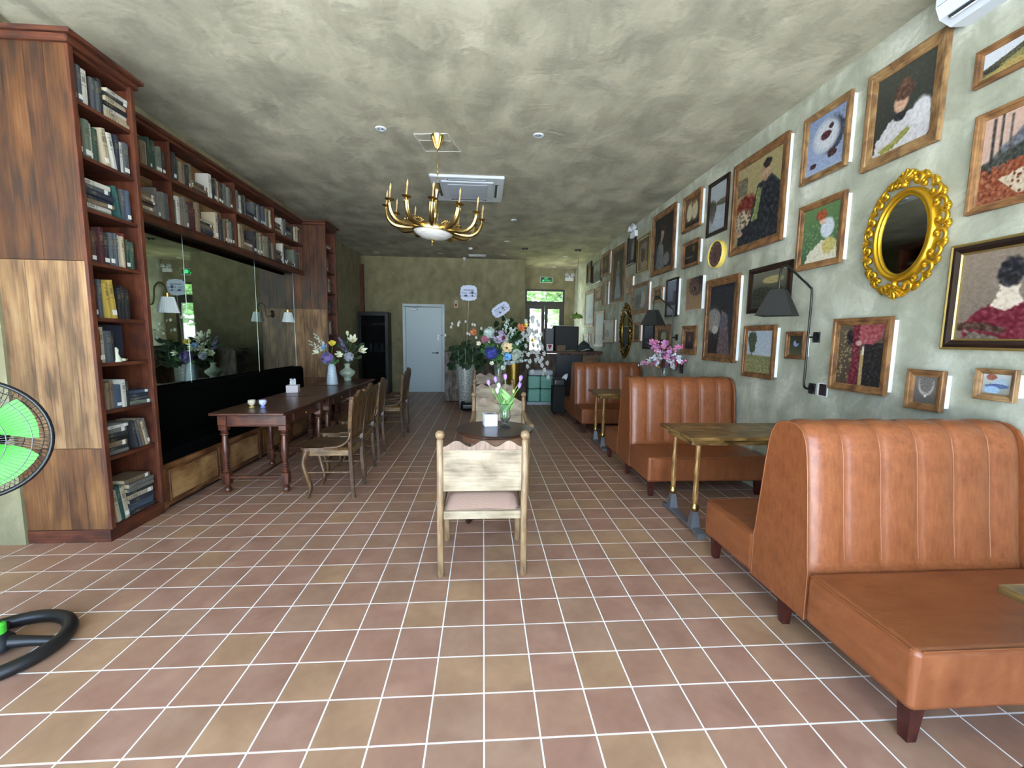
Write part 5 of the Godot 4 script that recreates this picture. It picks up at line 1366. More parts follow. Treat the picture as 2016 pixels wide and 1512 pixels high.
# ---------------------------------------------------------------- ceiling fittings
func make_ceiling() -> void:
	chandelier()
	# white paint outline left on the plaster round the canopy
	var ol := mb()
	var cs := [V(-0.715, 0, -3.17), V(-0.38, 0, -3.13), V(-0.265, 0, -3.53), V(-0.65, 0, -3.555)]
	for k in 4:
		var a: Vector3 = cs[k]
		var b: Vector3 = cs[(k + 1) % 4]
		var j := []
		for q in 9: j.append(a.lerp(b, q / 8.0) + V(0, H - 0.001, 0) + V(sin(q * 2.1 + k) * 0.004, 0, cos(q * 1.7 + k) * 0.004))
		ol.tube(j, 0.004, 5)
	ol.tube([V(-0.69, H - 0.001, -3.3), V(-0.36, H - 0.001, -3.29)], 0.003, 5)
	solo("paint_outline", ol, col("d6d6cf", 0.9), "uneven white paint outline on the ceiling round the chandelier canopy", "paint mark")
	# ceiling cassette air conditioner
	var ac := thing("cassette_air_conditioner", "white square cassette air conditioner set in the ceiling behind the chandelier", "air conditioner", V(-0.225, H, -4.66))
	part("fascia", mb().box(V(0, -0.018, 0), V(0.95, 0.036, 0.95), 0.012), M.plastic, ac)
	part("grille", soft_box(V(0, -0.04, 0), V(0.52, 0.03, 0.52), 0.012), col("b9c0ca", 0.5), ac)
	part("inner_frame", soft_box(V(0, -0.034, 0), V(0.68, 0.03, 0.68), 0.013), col("cfd5dc", 0.45), ac)
	for k in 4:
		var b := rot(Vector3.UP, 90 * k)
		part("air_slot", mb().box(b * V(0.385, -0.0365, 0), V(0.05, 0.006, 0.5), 0.0, b), col("2b2f36", 0.5), ac)
		part("louver", mb().box(b * V(0.4, -0.041, 0), V(0.02, 0.004, 0.48), 0.001, b * rot(Vector3.BACK, 14)), M.plastic, ac)
	var dl := [[-1.02, -3.09], [0.53, -3.08], [0.5, -6.16], [0.475, -7.8], [-2.6, -9.35], [-1.06, -9.3], [0.47, -9.28], [2.0, -9.27], [2.0, -10.87]]
	var first: Node3D
	for k in dl.size():
		var lb: String = "white recessed downlight in the ceiling " + ["between the chandelier and the bookshelves", "between the chandelier and the picture wall", "beyond the cassette air conditioner", "over the floral stands", "over the black display cabinet", "over the white door", "beside the ceiling grille", "over the bar counter", "by the glazed door"][k]
		if first: copy(first, V(dl[k][0], H, dl[k][1]), 0, lb)
		else:
			first = thing("downlight", lb, "downlight", V(dl[k][0], H, dl[k][1]), 0, "recessed ceiling downlights")
			part("trim_ring", mb().lathe([Vector2(0.03, -0.002), Vector2(0.034, -0.01), Vector2(0.05, -0.008), Vector2(0.055, 0.0)], 28), M.white, first)
			part("reflector", mb().lathe([Vector2(0.0, -0.001), Vector2(0.016, -0.001), Vector2(0.03, -0.006), Vector2(0.034, -0.01)], 20), col("c4ccd4", 0.2, 0.4), first)
			part("lens", mb().ball(V(0, -0.002, 0), V(0.014, 0.006, 0.014), 10), col("8e959c", 0.2), first)
	for k in 2:
		var t := thing("twin_spotlight", "small black twin spotlight in the ceiling " + ["over the floral stands", "close to the picture wall"][k], "spotlight", V([0.915, 2.13][k], H, -8.43), 0, "black ceiling spotlights")
		part("tray", mb().box(V(0, -0.004, 0), V(0.16, 0.008, 0.08), 0.002), M.iron, t)
		for s in [-1.0, 1.0]: part("lamp_head", mb().lathe([Vector2(0, -0.035), Vector2(0.024, -0.035), Vector2(0.028, -0.008), Vector2(0.02, 0.0)], 14, T3(V(s * 0.038, 0, 0))), M.iron, t)
	solo("smoke_detector", mb().lathe([Vector2(0, -0.04), Vector2(0.03, -0.04), Vector2(0.045, -0.028), Vector2(0.05, 0)], 20), M.white, "round white smoke detector on the ceiling before the grille", "detector", "", V(-0.31, H, -8.55))
	solo("sprinkler", mb().lathe([Vector2(0, -0.035), Vector2(0.012, -0.035), Vector2(0.008, -0.02), Vector2(0.02, -0.008), Vector2(0.028, 0)], 14), M.brass, "small brass sprinkler head beside the smoke detector", "sprinkler", "", V(-0.17, H, -8.48))
	solo("security_camera", mb().lathe([Vector2(0, -0.075), Vector2(0.025, -0.07), Vector2(0.04, -0.05), Vector2(0.042, -0.03), Vector2(0.05, -0.02), Vector2(0.05, 0)], 18), M.white, "white dome camera hanging where ceiling meets the olive wall", "camera", "", V(-0.5, H, -9.76))
	var gr := thing("ceiling_grille", "pale rectangular air grille in the ceiling before the olive wall", "grille", V(-0.17, H, -9.42))
	part("frame", mb().box(V(0, -0.006, 0.1), V(0.44, 0.012, 0.025)).box(V(0, -0.006, -0.1), V(0.44, 0.012, 0.025)).box(V(0.21, -0.006, 0), V(0.025, 0.012, 0.2)).box(V(-0.21, -0.006, 0), V(0.025, 0.012, 0.2)), M.plastic, gr)
	for k in 6: part("slat", mb().box(V(0, -0.006, -0.075 + k * 0.03), V(0.4, 0.003, 0.022), 0.0, rot(Vector3.RIGHT, 25)), M.plastic, gr)

func chandelier() -> void:
	var t := thing("chandelier", "twelve-armed gold chandelier with candle lamps and a white alabaster bowl", "chandelier", V(-0.485, H, -3.19))
	var cup := []
	for q in [[0.0, -0.13], [0.014, -0.13], [0.022, -0.115], [0.036, -0.08], [0.052, -0.035], [0.064, -0.008], [0.066, 0.0]]: cup.append(Vector2(q[0], q[1]))
	part("canopy", mb().lathe(cup, 24), M.gold, t)
	for k in 8:
		var b := rot(Vector3.UP, 45 * k)
		part("canopy_leaf", mb().tube(curve([b * V(0.02, -0.12, 0), b * V(0.042, -0.075, 0), b * V(0.06, -0.02, 0)], 3), [0.004, 0.006, 0.007, 0.008, 0.008, 0.007, 0.005], 6), M.gold, t)
	part("rod", mb().tube([V(0, -0.12, 0), V(0, -0.25, 0)], 0.006, 8), M.gold, t)
	for k in 8:
		var ps := []
		for i in 10:
			var a := TAU * i / 10
			var p := V(cos(a) * 0.009, sin(a) * 0.017, 0)
			ps.append((rot(Vector3.UP, 90 * (k % 2)) * p) + V(0, -0.262 - k * 0.0245, 0))
		part("chain_link", mb().tube(ps, 0.0028, 6, true), M.gold, t)
	var tilt := rot(Vector3.BACK, -5.5)
	var pv := V(0, -0.455, 0)
	var hub := mb().lathe([Vector2(0.0, -0.43), Vector2(0.012, -0.43), Vector2(0.022, -0.41), Vector2(0.022, -0.36), Vector2(0.032, -0.34), Vector2(0.034, -0.29), Vector2(0.02, -0.24), Vector2(0.02, -0.12), Vector2(0.03, -0.09), Vector2(0.036, -0.06), Vector2(0.022, -0.035), Vector2(0.012, -0.01), Vector2(0.0, 0.0)], 20)
	part("hub_column", hub, M.gold, t, pv, tilt)
	var by := -0.47
	part("bowl_rim", mb().lathe([Vector2(0.19, by - 0.03), Vector2(0.212, by - 0.026), Vector2(0.22, by - 0.005), Vector2(0.212, by + 0.02), Vector2(0.17, by + 0.036), Vector2(0.08, by + 0.06), Vector2(0.03, by + 0.09)], 40), M.gold, t, pv, tilt)
	part("bowl", mb().lathe([Vector2(0.0, by - 0.098), Vector2(0.06, by - 0.095), Vector2(0.12, by - 0.08), Vector2(0.17, by - 0.056), Vector2(0.2, by - 0.026), Vector2(0.2, by - 0.018)], 40), sm(Color.WHITE, 0.35, 0.0, ramp_tex([[noise_img(128, 128, 0.03, 400, 4, 20.0), 1.0]], [Color("b9b4aa"), Color("d9d6ce"), Color("e9e7e2")], Vector2i(128, 128)), 3.0), t, pv, tilt)
	part("finial", mb().lathe([Vector2(0, by - 0.155), Vector2(0.008, by - 0.148), Vector2(0.006, by - 0.135), Vector2(0.012, by - 0.128), Vector2(0.01, by - 0.11), Vector2(0.028, by - 0.104), Vector2(0.024, by - 0.096), Vector2(0.0, by - 0.094)], 16), M.gold, t, pv, tilt)
	for k in 12:
		var b := tilt * rot(Vector3.UP, 30 * k + 4)
		# arm: a fluted horn rising outwards
		var c := curve([V(0.16, by + 0.02, 0), V(0.26, by - 0.005, 0), V(0.38, by - 0.005, 0), V(0.455, by + 0.05, 0), V(0.485, by + 0.135, 0)], 4)
		var rs := []
		for i in c.size(): rs.append(lerpf(0.026, 0.017, absf(i / (c.size() - 1.0) - 0.35) * 1.4))
		var am := mb().tube(c, rs, 9)
		for s in [-1.0, 1.0]:
			var e := []
			for p in c: e.append(p + V(0, 0.004, s * 0.02))
			am.tube(e, 0.007, 5)
		var arm := part("arm", am, M.gold, t, pv, b)
		var gp := mb()
		for q in 9: gp.ball(V(0.2 + 0.027 * (q / 2.0), by + 0.05 - absf(q - 4) * 0.002, (-1.0 if q % 2 else 1.0) * 0.014), 0.0135, 8)
		part("grape_ornament", gp, M.gold, arm)
		var pn := mb().lathe([Vector2(0.008, by + 0.13), Vector2(0.012, by + 0.145), Vector2(0.008, by + 0.155), Vector2(0.03, by + 0.162), Vector2(0.046, by + 0.172), Vector2(0.044, by + 0.176), Vector2(0.0, by + 0.168)], 18, T3(V(0.485, 0, 0)))
		part("drip_pan", pn, M.gold, arm)
		part("candle", mb().lathe([Vector2(0.0085, by + 0.165), Vector2(0.0085, by + 0.262)], 10, T3(V(0.485, 0, 0))), sm("a08058", 0.5), arm)
		part("bulb", mb().lathe([Vector2(0.007, by + 0.262), Vector2(0.011, by + 0.278), Vector2(0.009, by + 0.3), Vector2(0.0, by + 0.328)], 10, T3(V(0.485, 0, 0))), sm("b99f70", 0.15), arm)

# ---------------------------------------------------------------- flowers
func petal(ln: float, w: float, cup: float, curl: float, tip := 1.0) -> Mb:
	# from the origin outwards along +y, facing +z; cup hollows it, curl bends it back
	var pts := []
	for j in 6:
		var f := j / 5.0
		var ww := w * pow(sin(PI * pow(lerpf(0.06, 0.985, f), 0.75 * tip)), 0.7)
		for i in 4:
			var a := i / 3.0 * 2 - 1
			pts.append(V(a * ww * 0.5, ln * f * cos(curl * f * 0.8), cup * (a * a * w * 0.5 + sin(f * PI) * ln * -0.2) - curl * ln * f * f * 0.6))
	return mb().grid(pts, 4, 6)
func bloom(kind: String, r: float) -> Array:
	# pieces of a bloom facing +y: [part name, shape, material]
	var o := []
	match kind:
		"lily", "star":
			var g := mb()
			for k in 6: g.add(petal(r * (1.0 if k % 2 else 0.92), r * 0.34, 0.25, 0.5, 1.1), T3(Vector3.ZERO, rot(Vector3.UP, 60 * k) * rot(Vector3.RIGHT, 48)))
			o.append(["petals", g, soft("e3e8cf" if kind == "lily" else "e6d46a")])
			var s := mb()
			for k in 5: s.tube([V(0, 0, 0), rot(Vector3.UP, 72 * k) * V(r * 0.14, r * 0.45, 0)], r * 0.02, 5)
			o.append(["stamens", s, col("c9a23c" if kind == "lily" else "d8a82a")])
			if kind == "star": o.append(["trumpet", mb().lathe([Vector2(r * 0.12, 0), Vector2(r * 0.16, r * 0.2), Vector2(r * 0.24, r * 0.34)], 12), soft("dba63c")])
		"tulip":
			var g := mb()
			for k in 6:
				var pts := []
				for j in 6:
					var f := j / 5.0
					for i in 5:
						var a := (i / 4.0 * 2 - 1) * lerpf(0.5, 0.62, sin(f * PI)) * (1.0 if f < 0.7 else lerpf(1.0, 0.18, (f - 0.7) / 0.3))
						var rr := r * 0.5 * pow(sin(PI * lerpf(0.08, 0.8, f)), 0.7) * (1.0 if k % 2 else 0.92)
						pts.append(V(sin(a) * rr, r * 1.6 * f, cos(a) * rr))
				g.add(mb().grid(pts, 5, 6), T3(Vector3.ZERO, rot(Vector3.UP, 60 * k)))
			o.append(["petals", g, soft("a97fc6")])
		"hydrangea":
			var g := mb()
			for k in 46:
				var d := V(rng.randfn(), absf(rng.randfn()) * 0.8 + 0.05, rng.randfn()).normalized()
				var b := up_to(d, rng.randf() * TAU)
				for q in 4:
					var e := rot(Vector3.UP, 90 * q)
					g.add(petal(r * 0.32, r * 0.28, 0.1, 0.1), T3(d * r * rng.randf_range(0.72, 0.95), b * e * rot(Vector3.RIGHT, 72)))
			g.ball(V(0, 0, 0), r * 0.6, 8)
			o.append(["florets", g, null])
		"anemone":
			var g := mb()
			for k in 9: g.add(petal(r * (1.0 if k % 2 else 0.85), r * 0.62, 0.3, 0.15), T3(V(0, 0.004 * (k % 2), 0), rot(Vector3.UP, 40 * k) * rot(Vector3.RIGHT, 66 - 12 * (k % 2))))
			o.append(["petals", g, null])
			o.append(["flower_centre", mb().ball(V(0, r * 0.1, 0), r * 0.16, 10), col("4a2c20", 0.8)])
		"rose":
			var g := mb()
			for k in 16:
				var f := k / 15.0
				g.add(petal(r * lerpf(0.7, 1.0, f), r * lerpf(0.5, 0.9, f), 0.6, lerpf(-0.3, 0.2, f)), T3(V(0, r * 0.1 * (1 - f), 0), rot(Vector3.UP, 137.5 * k) * rot(Vector3.RIGHT, lerpf(8, 62, f))))
			o.append(["petals", g, null])
		"orchid":
			var g := mb()
			for k in 5: g.add(petal(r * (1.0 if k in [1, 4] else 0.85), r * (0.95 if k in [1, 4] else 0.5), 0.15, 0.1), T3(Vector3.ZERO, rot(Vector3.UP, 72 * k) * rot(Vector3.RIGHT, 80)))
			o.append(["petals", g, soft("e2e4e0")])
			o.append(["lip", mb().ball(V(0, r * 0.1, 0), r * 0.16, 8), col("d8cfa0")])
	return o
func flower(called: String, label: String, group: String, kind: String, root: Vector3, head: Vector3, face: Vector3, r: float, hex := "", bend := 0.25, leaves := 0) -> Node3D:
	var t := thing(called, label, "flower", root, 0, group)
	var h := head - root
	var mid := V(h.x * (0.5 - bend), h.y * 0.55, h.z * (0.5 - bend))
	part("stem", mb().tube(curve([Vector3.ZERO, mid, h], 5), 0.0032 if kind != "tulip" else 0.004, 6), M.stem, t)
	for p in bloom(kind, r): part(p[0], p[1], p[2] if hex == "" or p[2] != null and p[0] != "petals" and p[0] != "florets" else soft(hex), t, h, up_to(face))
	for k in leaves:
		var f := 0.3 + 0.3 * k
		var p: Vector3 = mid * f * 1.6
		part("leaf", petal(0.09 + r, 0.022 + r * 0.15, 0.2, 0.3), M.leaf_pale if kind == "tulip" else M.leaf, t, p, up_to(V(sin(k * 2.4 + head.x * 9) * 0.8, 0.8, cos(k * 2.4 + head.x * 9) * 0.8)))
	return t
func spike(called: String, label: String, group: String, root: Vector3, tip: Vector3, from: float, r: float, hex: String, n := 16) -> void:
	# florets up a stem
	var t := thing(called, label, "flower", root, 0, group)
	var h := tip - root
	var c := curve([Vector3.ZERO, V(h.x * 0.3, h.y * 0.55, h.z * 0.3), h], 8)
	part("stem", mb().tube(c, 0.003, 6), M.stem, t)
	var g := mb()
	for k in n:
		var f := lerpf(from, 1.0, k / float(n))
		var p: Vector3 = c[mini(int(f * 16), 15)].lerp(c[mini(int(f * 16) + 1, 16)], fposmod(f * 16, 1.0))
		var d := V(cos(k * 2.4), 0.2, sin(k * 2.4)).normalized()
		var s := r * lerpf(1.0, 0.45, (f - from) / (1.0 - from))
		for q in 5: g.add(petal(s, s * 0.7, 0.2, 0.2), T3(p + d * s * 0.6, up_to(d) * rot(Vector3.UP, 72 * q) * rot(Vector3.RIGHT, 62)))
	part("florets", g, soft(hex), t)
func sprig(called: String, label: String, group: String, root: Vector3, tip: Vector3, r: float, m, n := 9) -> void:
	var t := thing(called, label, "foliage", root, 0, group)
	meta(t, label, "foliage", group, "thing")
	var h := tip - root
	var c := curve([Vector3.ZERO, V(h.x * 0.25, h.y * 0.6, h.z * 0.25), h], 6)
	part("stem", mb().tube(c, 0.003, 6), M.stem, t)
	for k in n:
		var f := lerpf(0.35, 1.0, k / float(n - 1))
		var p: Vector3 = c[mini(int(f * 12), 12)]
		part("leaf", petal(r, r * 0.55, 0.2, 0.3), m, t, p, up_to(V(cos(k * 2.4), 0.5, sin(k * 2.4))))

# ---------------------------------------------------------------- things on the tables
func vase(called: String, label: String, pr: Array, m, at: Vector3, seg := 32) -> Node3D:
	var t := thing(called, label, "vase", at)
	var a := []
	for q in pr: a.append(Vector2(q[0], q[1]))
	part("body", mb().lathe(a, seg), m, t)
	return t
func make_small() -> void:
	var ty := 0.756
	# two cups
	for k in 2:
		var t := thing("small_cup", ["small footed cup with a brown and cream pattern on the long table", "small footed cup with a blue and white pattern on the long table"][k], "cup", V(-2.194 + k * 0.101, ty, -2.746), 0, "footed cups on the long table")
		var tex := ramp_tex([[noise_img(64, 64, 0.12, 410 + k, 3, 8.0), 1.0]], [Color("3d342a"), Color("cfc6ae"), Color("e2dcc8")] if k == 0 else [Color("3c4f96"), Color("c9cfe6"), Color("e6e9f2")], Vector2i(64, 64))
		part("bowl", mb().lathe([Vector2(0.012, 0.018), Vector2(0.026, 0.03), Vector2(0.034, 0.05), Vector2(0.031, 0.066), Vector2(0.033, 0.07), Vector2(0.029, 0.068), Vector2(0.03, 0.05), Vector2(0.0, 0.03)], 24), sm(Color.WHITE, 0.25, 0.0, tex, 12.0), t)
		part("foot", mb().lathe([Vector2(0, 0), Vector2(0.024, 0), Vector2(0.022, 0.006), Vector2(0.012, 0.012), Vector2(0.012, 0.02)], 20), col("b3a25a" if k == 0 else "7f8fc9", 0.3), t)
	# tissue boxes
	var tb := thing("tissue_box", "pale tissue box with a pulled-up tissue on the long table", "tissue box", V(-2.29, ty, -3.85), 12)
	part("box", mb().box(V(0, 0.045, 0), V(0.13, 0.09, 0.13), 0.004), col("c9bfc2", 0.6), tb)
	part("slot", mb().box(V(0, 0.0905, 0), V(0.05, 0.001, 0.03)), col("55504f", 0.8), tb)
	var ts := mb()
	for k in 5: ts.add(petal(0.09, 0.06, 0.6, 0.2), T3(V(0, 0.08, 0), rot(Vector3.UP, 72 * k) * rot(Vector3.RIGHT, 18)))
	part("tissue", ts, soft("e4e6e6"), tb)
	var t2 := thing("tissue_box", "plain white cube tissue box on the round table with tulips", "tissue box", V(0.05, 0.714, -2.1), 8)
	part("box", mb().box(V(0, 0.05, 0), V(0.11, 0.1, 0.11), 0.003), col("dfe1e8", 0.6), t2)
	part("opening", mb().lathe([Vector2(0, 0.1), Vector2(0.03, 0.1), Vector2(0.03, 0.1012), Vector2(0, 0.1012)], 20), col("8d7a66", 0.8), t2)
	# tulips in a footed glass vase
	var gv := thing("glass_vase", "footed clear glass vase holding tulips on the round table", "vase", V(0.168, 0.714, -2.02))
	part("foot", mb().lathe([Vector2(0, 0), Vector2(0.052, 0), Vector2(0.053, 0.004), Vector2(0.03, 0.014), Vector2(0.012, 0.024), Vector2(0.012, 0.036)], 32), M.vase_glass, gv)
	part("bowl", mb().lathe([Vector2(0.0, 0.034), Vector2(0.014, 0.036), Vector2(0.036, 0.06), Vector2(0.05, 0.09), Vector2(0.045, 0.12), Vector2(0.042, 0.15), Vector2(0.05, 0.18), Vector2(0.068, 0.198), Vector2(0.064, 0.2), Vector2(0.047, 0.182), Vector2(0.039, 0.15), Vector2(0.042, 0.12), Vector2(0.046, 0.09), Vector2(0.033, 0.063), Vector2(0.0, 0.042)], 32), M.vase_glass, gv)
	var rt := V(0.168, 0.79, -2.02)
	var heads := [[-0.13, 0.35, 0.02, 1], [-0.075, 0.37, -0.02, 1], [0.0, 0.395, 0.0, 1], [0.12, 0.385, 0.01, 1], [0.11, 0.33, 0.03, 1], [-0.05, 0.325, 0.03, 0], [-0.062, 0.29, 0.05, 0], [-0.09, 0.28, 0.0, 2], [0.065, 0.29, 0.04, 2]]
	for q in heads:
		var hx: String = ["d8d3dc", "a57fc8", "a9b878"][q[3]]
		flower("tulip", ["pale lilac tulip in the glass vase on the round table", "purple tulip in the glass vase on the round table", "closed green tulip bud in the glass vase on the round table"][q[3]], ["pale tulips in the glass vase", "purple tulips in the glass vase", "tulip buds in the glass vase"][q[3]], "tulip", rt + V(q[0] * 0.15, 0, q[2] * 0.3), rt + V(q[0], q[1] - 0.08, q[2]), V(q[0], 0.6, q[2]), 0.03 if q[3] != 2 else 0.02, hx, 0.2, 2 if q[3] != 2 else 1)
	# two vases on the last long table
	var blue := ramp_tex([[noise_img(128, 128, 0.05, 420, 4, 12.0), 0.6], [noise_img(128, 128, 0.2, 421, 2), 0.4]], [Color("7f97a8"), Color("b3c4cf"), Color("dbe3e6")], Vector2i(128, 128))
	vase("ceramic_vase", "tapered pale blue crackled ceramic vase on the long table", [[0, 0], [0.075, 0], [0.077, 0.01], [0.068, 0.1], [0.056, 0.2], [0.05, 0.255], [0.035, 0.275], [0.027, 0.29], [0.024, 0.31], [0.028, 0.318], [0.022, 0.312], [0.0, 0.25]], sm(Color.WHITE, 0.35, 0.0, blue, 6.0), V(-2.14, ty, -4.75))
	var cv := thing("ceramic_vase", "squat ribbed celadon vase on the long table", "vase", V(-2.1, ty, -5.3))
	var pts := []
	var pf := [[0.052, 0.0], [0.056, 0.012], [0.05, 0.05], [0.07, 0.066], [0.105, 0.1], [0.113, 0.125], [0.1, 0.15], [0.06, 0.178], [0.04, 0.195], [0.034, 0.225], [0.045, 0.25], [0.047, 0.258]]
	for q in pf:
		for i in 73:
			var a := TAU * i / 72
			var rb := 0.004 * cos(a * 20) if q[1] > 0.06 and q[1] < 0.16 else 0.0
			pts.append(V(cos(a) * (q[0] + rb), q[1], -sin(a) * (q[0] + rb)))
	part("body", mb().grid(pts, 73, pf.size()), sm("a9b5a3", 0.3), cv)
	part("foot_ring", mb().lathe([Vector2(0, 0.001), Vector2(0.052, 0.001)], 24).flip(), col("a9b5a3", 0.3), cv)
	var r1 := V(-2.14, ty + 0.28, -4.75)
	var g1 := "flowers in the pale blue vase"
	var wh := " in the pale blue vase on the long table"
	flower("hydrangea", "big lilac hydrangea head" + wh, g1, "hydrangea", r1, r1 + V(-0.02, 0.09, 0.1), V(-0.1, 0.5, 1), 0.085, "7d6aa8")
	flower("lily", "white lily pointing to the mirror" + wh, g1, "lily", r1, r1 + V(-0.16, 0.17, 0.03), V(-1, 0.3, 0.5), 0.1)
	flower("iris", "yellow iris" + wh, g1, "rose", r1, r1 + V(0.02, 0.29, 0.0), V(0.1, 0.6, 1), 0.06, "c9b53a")
	flower("cornflower", "light blue flower" + wh, g1, "anemone", r1, r1 + V(-0.08, 0.24, 0.03), V(-0.4, 0.5, 1), 0.05, "6d93c4")
	flower("lily", "drooping white lily over the rim" + wh, g1, "lily", r1, r1 + V(0.12, 0.14, 0.06), V(0.6, 0.1, 1), 0.09)
	for k in 4: spike("blossom_spray", "arching white blossom spray" + wh, "white blossom sprays in the pale blue vase", r1, r1 + V(-0.24 - 0.03 * k + 0.05 * (k % 2), 0.44 - 0.05 * k, 0.02 * k), 0.55, 0.022, "cfc9c4", 14)
	for k in 3: sprig("leaf_sprig", "round green leaf sprig at the rim of the pale blue vase", "leaf sprigs in the pale blue vase", r1 - V(0, 0.02, 0), r1 + V([-0.1, 0.1, 0.05][k], 0.02 + 0.02 * k, 0.08), 0.07, M.leaf, 4)
	var r2 := V(-2.1, ty + 0.24, -5.3)
	var wi := " in the celadon vase on the long table"
	var g2 := "flowers in the celadon vase"
	flower("lily", "tall white lily" + wi, g2, "lily", r2, r2 + V(0.1, 0.36, 0.02), V(0.3, 0.6, 1), 0.15)
	flower("lily_bud", "closed white lily bud" + wi, g2, "tulip", r2, r2 + V(0.02, 0.45, 0), V(0, 1, 0.2), 0.045, "d3dcae")
	flower("lily", "lower white lily facing the aisle" + wi, g2, "lily", r2, r2 + V(0.2, 0.22, 0.05), V(1, 0.3, 0.6), 0.14)
	flower("hydrangea", "pale grey hydrangea head" + wi, g2, "hydrangea", r2, r2 + V(0.06, 0.13, 0.1), V(0.2, 0.4, 1), 0.075, "b9bccb")
	flower("lily", "small white lily low at the rim" + wi, g2, "lily", r2, r2 + V(-0.05, 0.16, 0.1), V(-0.4, 0.2, 1), 0.11)
	for k in 2: spike("lilac_spike", "mauve lilac spike" + wi, "mauve lilac spikes in the celadon vase", r2, r2 + V(-0.1 + 0.05 * k, 0.42 - 0.1 * k, 0.03), 0.5, 0.03, "8673a5", 16)
	for k in 4: sprig("leaf_sprig", "dark green leaf sprig in the celadon vase", "leaf sprigs in the celadon vase", r2, r2 + V([0.16, 0.2, -0.12, 0.02][k], [0.1, 0.3, 0.3, 0.36][k], 0.02), 0.09, M.leaf_dark, 6)
	# pink blossoms on the booth table
	var pv := thing("glass_vase", "narrow glass vase holding the pink blossom branches", "vase", V(2.44, 0.74, -4.2))
	part("body", mb().lathe([Vector2(0, 0), Vector2(0.05, 0), Vector2(0.048, 0.02), Vector2(0.04, 0.2), Vector2(0.055, 0.33), Vector2(0.052, 0.33), Vector2(0.036, 0.2), Vector2(0.044, 0.025), Vector2(0.0, 0.02)], 28), M.vase_glass, pv)
	var r3 := V(2.42, 0.98, -4.2)
	var charm_at := []
	for k in 30:
		var a := TAU * k / 15.0 + 0.2
		var pale := k % 3 == 0
		var rad := 0.1 + 0.2 * fposmod(k * 0.37, 1.0)
		if pale: rad += 0.06
		var up := 0.44 - 0.36 * fposmod(k * 0.61, 1.0) if not pale else 0.16 + 0.12 * fposmod(k * 0.71, 1.0)
		if pale and charm_at.size() < 5 and k > 5: charm_at.append(r3 + V(cos(a) * rad * 0.6, up, sin(a) * rad * 1.15))
		blossom_branch(r3, r3 + V(cos(a) * rad * 0.6, up, sin(a) * rad * 1.15), pale)
	for k in 5:
		var p: Vector3 = charm_at[k] - V(0, 0.09, 0)
		var t := thing("lucky_charm", ["small gold paper lantern charm with a red tassel hanging from the pink blossoms", "small gold paper lantern charm with a red tassel hanging from the pink blossoms", "small gold paper lantern charm with a red tassel hanging from the pink blossoms", "red paper charm hanging from the pink blossoms", "red paper charm hanging from the pink blossoms"][k], "ornament", p, 0, ["gold charms in the pink blossoms", "red charms in the pink blossoms"][0 if k < 3 else 1])
		part("charm", mb().lathe([Vector2(0, -0.014), Vector2(0.022, -0.006), Vector2(0.03, 0), Vector2(0.022, 0.006), Vector2(0, 0.014)], 12) if k < 3 else mb().box(Vector3.ZERO, V(0.012, 0.07, 0.03), 0.002), col("d9a640", 0.4) if k < 3 else col("9a1f24", 0.6), t)
		part("tassel", mb().tube([V(0, -0.012, 0), V(0, -0.07, 0)], 0.003, 5), col("a8463c", 0.8), t)
		part("thread", mb().tube([V(0, 0.01, 0), V(0, 0.1, 0)], 0.001, 4), col("a8463c", 0.8), t)

func blossom_branch(root: Vector3, tip: Vector3, pale: bool) -> void:
	var t := thing("blossom_branch", "white blossom branch drooping from the narrow glass vase" if pale else "pink blossom branch in the narrow glass vase", "flower", root, 0, "white blossom branches on the booth table" if pale else "pink blossom branches on the booth table")
	var h := tip - root
	var c := curve([Vector3.ZERO, V(h.x * 0.3, h.y * 0.8 + 0.05, h.z * 0.3), h, h + V(h.x * 0.25, -0.06 if pale else 0.02, h.z * 0.25)], 5)
	part("twig", mb().tube(c, 0.0025, 5), M.twig, t)
	var g := mb()
	for k in 15:
		var p: Vector3 = c[c.size() - 1 - k % 11] + V(rng.randf_range(-1, 1), rng.randf_range(-1, 1), rng.randf_range(-1, 1)) * 0.022
		var b := Basis.from_euler(V(rng.randf() * TAU, rng.randf() * TAU, 0))
		for q in 5: g.add(petal(0.024, 0.022, 0.25, 0.1), T3(p, b * rot(Vector3.UP, 72 * q) * rot(Vector3.RIGHT, 58)))
	part("blossoms", g, soft("dfe2ea") if pale else soft(["d98fc0", "cf9fcf", "e08fb8"][rng.randi() % 3]), t)

